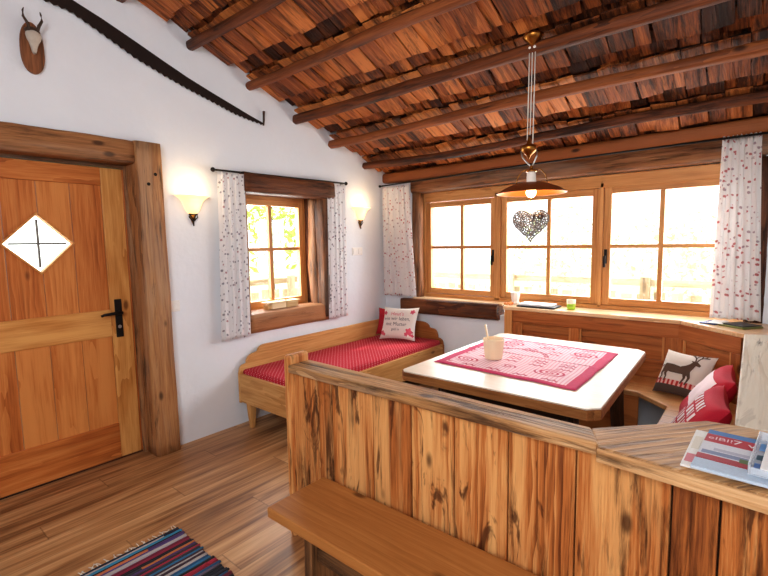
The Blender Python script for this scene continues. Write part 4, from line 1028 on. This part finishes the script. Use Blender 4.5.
leaflet('booklet', 'olive green booklet at the bottom of the stack under the right curtain', -.19, -.02, 3.73, 3.90, .921, .009, 'olive', -.62, (-.1, 3.8))
leaflet('booklet', 'black booklet topping the stack under the right curtain', -.17, -.02, 3.75, 3.90, .931, .006, 'blackcard', -.70, (-.09, 3.82))

# ------------------------------------------------------------------ brochures on the partition corner board
def printed(name, label, M4, w, h, th, blocks, texts, base, lift0):
    t_ = thing(name, label, 'brochure', tuple(M4.translation))
    m = MB(); m.box(0, w, 0, h, 0, th, M4, col=[lin(q) for q in base]); m.build('cover', 'vc', t_, .0015)
    for i, (x0, x1, y0, y1, c3) in enumerate(blocks):
        m = MB(); m.box(x0*w, x1*w, y0*h, y1*h, th, th+.0006+.0003*i, M4, col=[lin(q) for q in c3]); m.build('printed_block', 'vc', t_)
    for body, x, y, sz, c3 in texts:
        vs, fs = text_mesh(body, sz, 'LEFT'); m = MB(); m.add([(vx_+x*w, vy_+y*h, th+.004) for vx_, vy_, _ in vs], fs, col=[lin(q) for q in c3], mat=M4); m.build('lettering', 'vc', t_)
    return t_
bz = LZ
printed('brochure', 'white brochure, lowest of the pile on the partition top', T(-.142, 1.375, bz) @ RZ(-.03), .21, .285, .006,
        [(.02, .2, .1, .3, (220, 130, 140)), (.03, .12, .45, .8, (232, 226, 210))], [], (246, 244, 238), 0)
M1 = T(-.118, 1.365, bz+.0065) @ RZ(-.06)
printed('magazine', 'blue magazine with red title band and mountain picture on the partition top', M1, .30, .300, .006,
        [(.0, 1, .88, 1, (74, 128, 190)), (.0, 1, .66, .88, (196, 34, 56)), (0, 1, .22, .66, (226, 228, 236)), (.02, 1, .36, .44, (140, 150, 180)), (.1, .5, .46, .52, (190, 190, 206)), (0, .8, .22, .33, (176, 52, 64)), (.3, .45, .31, .40, (96, 120, 70)), (0, 1, 0, .2, (196, 214, 232))],
        [('elBl!', .02, .72, .034, (250, 214, 220)), ('7 vonn', .21, .71, .044, (250, 240, 240))], (210, 224, 238), 0)
ls = thing('leaflet_tray', 'white leaflets in a clear tray on top of the magazine', 'leaflet holder', (.05, 1.5, bz))
Mt = T(-.004, 1.385, bz+.0135+.004) @ RZ(-.08)
m = MB(); m.box(0, .22, 0, .26, 0, .004, Mt); m.box(0, .005, 0, .26, .004, .028, Mt); m.box(.005, .22, 0, .005, .004, .02, Mt); m.box(.005, .22, .255, .26, .004, .028, Mt); m.build('tray', 'clear', ls, .001)
m = MB(); m.box(.022, .215, .012, .245, .004, .018, Mt); m.build('leaflets', 'paper', ls, .002)
for (a, b, c3) in ((.03, .07, (90, 130, 190)), (.10, .13, (70, 96, 110)), (.17, .22, (110, 160, 214))): m = MB(); m.box(.008, .020, a, b, .004, .0062, Mt, col=[lin(q) for q in c3]); m.build('printed_edge', 'vc', ls)

# ------------------------------------------------------------------ outside: pale ground, fence, trees
g = MB(); g.box(-40, 30, -20, 45, -.75, -.55); struct(g.build('ground', 'grass'), 'pale sunlit meadow outside the windows', 'ground')
def fence(name, label, M4, L):
    f = thing(name, label, 'fence', tuple(M4.translation))
    for z in (.88, .28):
        m = MB(); m.box(0, L, -.03, .03, z, z+.09, M4); m.build('fence_rail', 'fence', f)
    m = MB(); x = .1
    while x < L:
        m.box(x, x+.13, .03, .055, -.5, .78+RND.uniform(-.02, .02), M4, ax=2); x += .2
    m.build('pickets', 'fence', f)
    for k in range(int(L/1.9)+1):
        m = MB(); m.box(.05+k*1.9, .17+k*1.9, -.09, -.03, -.55, 1.0, M4, ax=2); m.build('fence_post', 'fence', f)
fence('garden_fence', 'pale wooden picket fence outside the wide window', T(-7, 6.9, 0), 13)
fence('garden_fence', 'pale wooden picket fence outside the small left window', T(-6.1, -1, 0) @ RZ(pi/2), 7.6)
def tree(x, y, h, r, mat, label, n=1500):
    tr_ = thing('tree', label, 'tree', (x, y, -.55), 'trees in the garden')
    if mat == 'leaf':
        m = MB(); m.tube([(x, y, -.55), (x+.1, y, h*.4), (x, y+.1, h*.8)], [.10, .07, .03], 8, rough=.2); m.build('trunk', 'trunk', tr_)
    m = MB()
    for _ in range(n):
        a = RND.uniform(0, 2*pi); b = RND.uniform(-1, 1); q = RND.random()**.4
        c_ = Vector((x+r*q*sqrt(1-b*b)*cos(a), y+r*q*sqrt(1-b*b)*sin(a), (h*.62+h*.5*q*b) if mat == 'leaf' else -.55+h*(.5+.5*q*b)))
        s_ = RND.uniform(.07, .15); R_ = Matrix.Rotation(RND.uniform(0, 6), 3, Vector((RND.uniform(-1, 1), RND.uniform(-1, 1), RND.uniform(-1, 1))).normalized())
        m.add([tuple(c_+R_ @ Vector(p)*s_) for p in ((-1, 0, 0), (0, -.45, .1), (1, 0, 0), (0, .45, .1))], [(0, 1, 2, 3)])
    m.build('foliage', mat, tr_)
for i, (x, y, h, r) in enumerate(((-9.6, 7.0, 5.0, 1.5), (-12.6, 11.2, 6.0, 2.0), (-9.2, 3.6, 4.8, 1.5), (-14.5, 6.2, 7.5, 2.3))):
    tree(x, y, h, r, 'leaf', ('yellow-green leafy tree seen in the right panes of the small window', 'tall yellow-green tree behind the others outside the small window', 'yellow-green leafy tree seen in the left panes of the small window', 'farthest tree filling the small window')[i])
for i, (x, y, h, r) in enumerate(((-1.6, 15, 3.0, 1.8), (-5.5, 17, 3.4, 2.0))):
    tree(x, y, h, r, 'leafpale', ('pale bush beyond the fence in the right part of the wide window', 'pale bush beyond the fence in the left part of the wide window')[i], 900)

# ------------------------------------------------------------------ light
wd = bpy.data.worlds.new('sky'); scene.world = wd; wd.use_nodes = True
nt = wd.node_tree; bg = nt.nodes['Background']; bg.inputs[0].default_value = (.93, .97, 1.0, 1); bg.inputs[1].default_value = 2.2
def lamp(name, typ, loc, energy, color=(1, 1, 1), size=1.0, size_y=None, target=None):
    l = bpy.data.lights.new(name, typ); l.energy = energy; l.color = color
    if typ == 'AREA':
        l.size = size
        if size_y: l.shape = 'RECTANGLE'; l.size_y = size_y
    o = bpy.data.objects.new(name, l); COL.objects.link(o); o.location = loc
    if target is not None: o.rotation_euler = (Vector(target)-Vector(loc)).to_track_quat('-Z', 'Y').to_euler()
    return o
s = lamp('sun', 'SUN', (0, 0, 12), 3.2, (1, .96, .88)); s.data.angle = radians(1); s.rotation_euler = (radians(48), 0, radians(-40))
# added fill, in the manner of a bounced flash: soft lamps around the camera
lamp('bounce_fill', 'AREA', (.1, -1.3, 2.35), 74, (.95, .97, 1), 1.6, 1.4, (-1.0, 2.6, .3))
lamp('ceiling_fill', 'AREA', (-.5, .2, 2.55), 9, (1, .97, .94), 1.6, 1.6, (-1.2, 1.8, 4))  # unseen fill light, aimed up at the ceiling
# daylight entering at the windows
lamp('window_daylight', 'AREA', (-1.5, 4.32, 1.48), 74, (.92, .96, 1), 2.7, 1.0, (-1.5, 0, .6))
lamp('window_daylight', 'AREA', (-3.78, 2.7, 1.45), 26, (.95, .98, 1), .8, 1.0, (0, 2.7, .8))

# ------------------------------------------------------------------ camera
cam = bpy.data.cameras.new('camera'); co = bpy.data.objects.new('camera', cam); COL.objects.link(co); scene.camera = co
cam.sensor_width = 36; cam.lens = 454.53/768*36; cam.clip_start = .02
yaw, pit, rol = -0.69623448, 0.09976975, -0.01728179
f = Vector((sin(yaw)*cos(pit), cos(yaw)*cos(pit), -sin(pit))); r = Vector((cos(yaw), -sin(yaw), 0)); u = r.cross(f)
R_ = r*cos(rol)+u*sin(rol); U_ = -r*sin(rol)+u*cos(rol)
co.matrix_world = basis((0, 0, 1.52), R_, U_, -f)

scene.view_settings.view_transform = 'Standard'
scene.view_settings.look = 'None'
scene.view_settings.exposure = 0.16
scene.view_settings.gamma = .9
scene.cycles.use_denoising = True
scene.cycles.max_bounces = 8
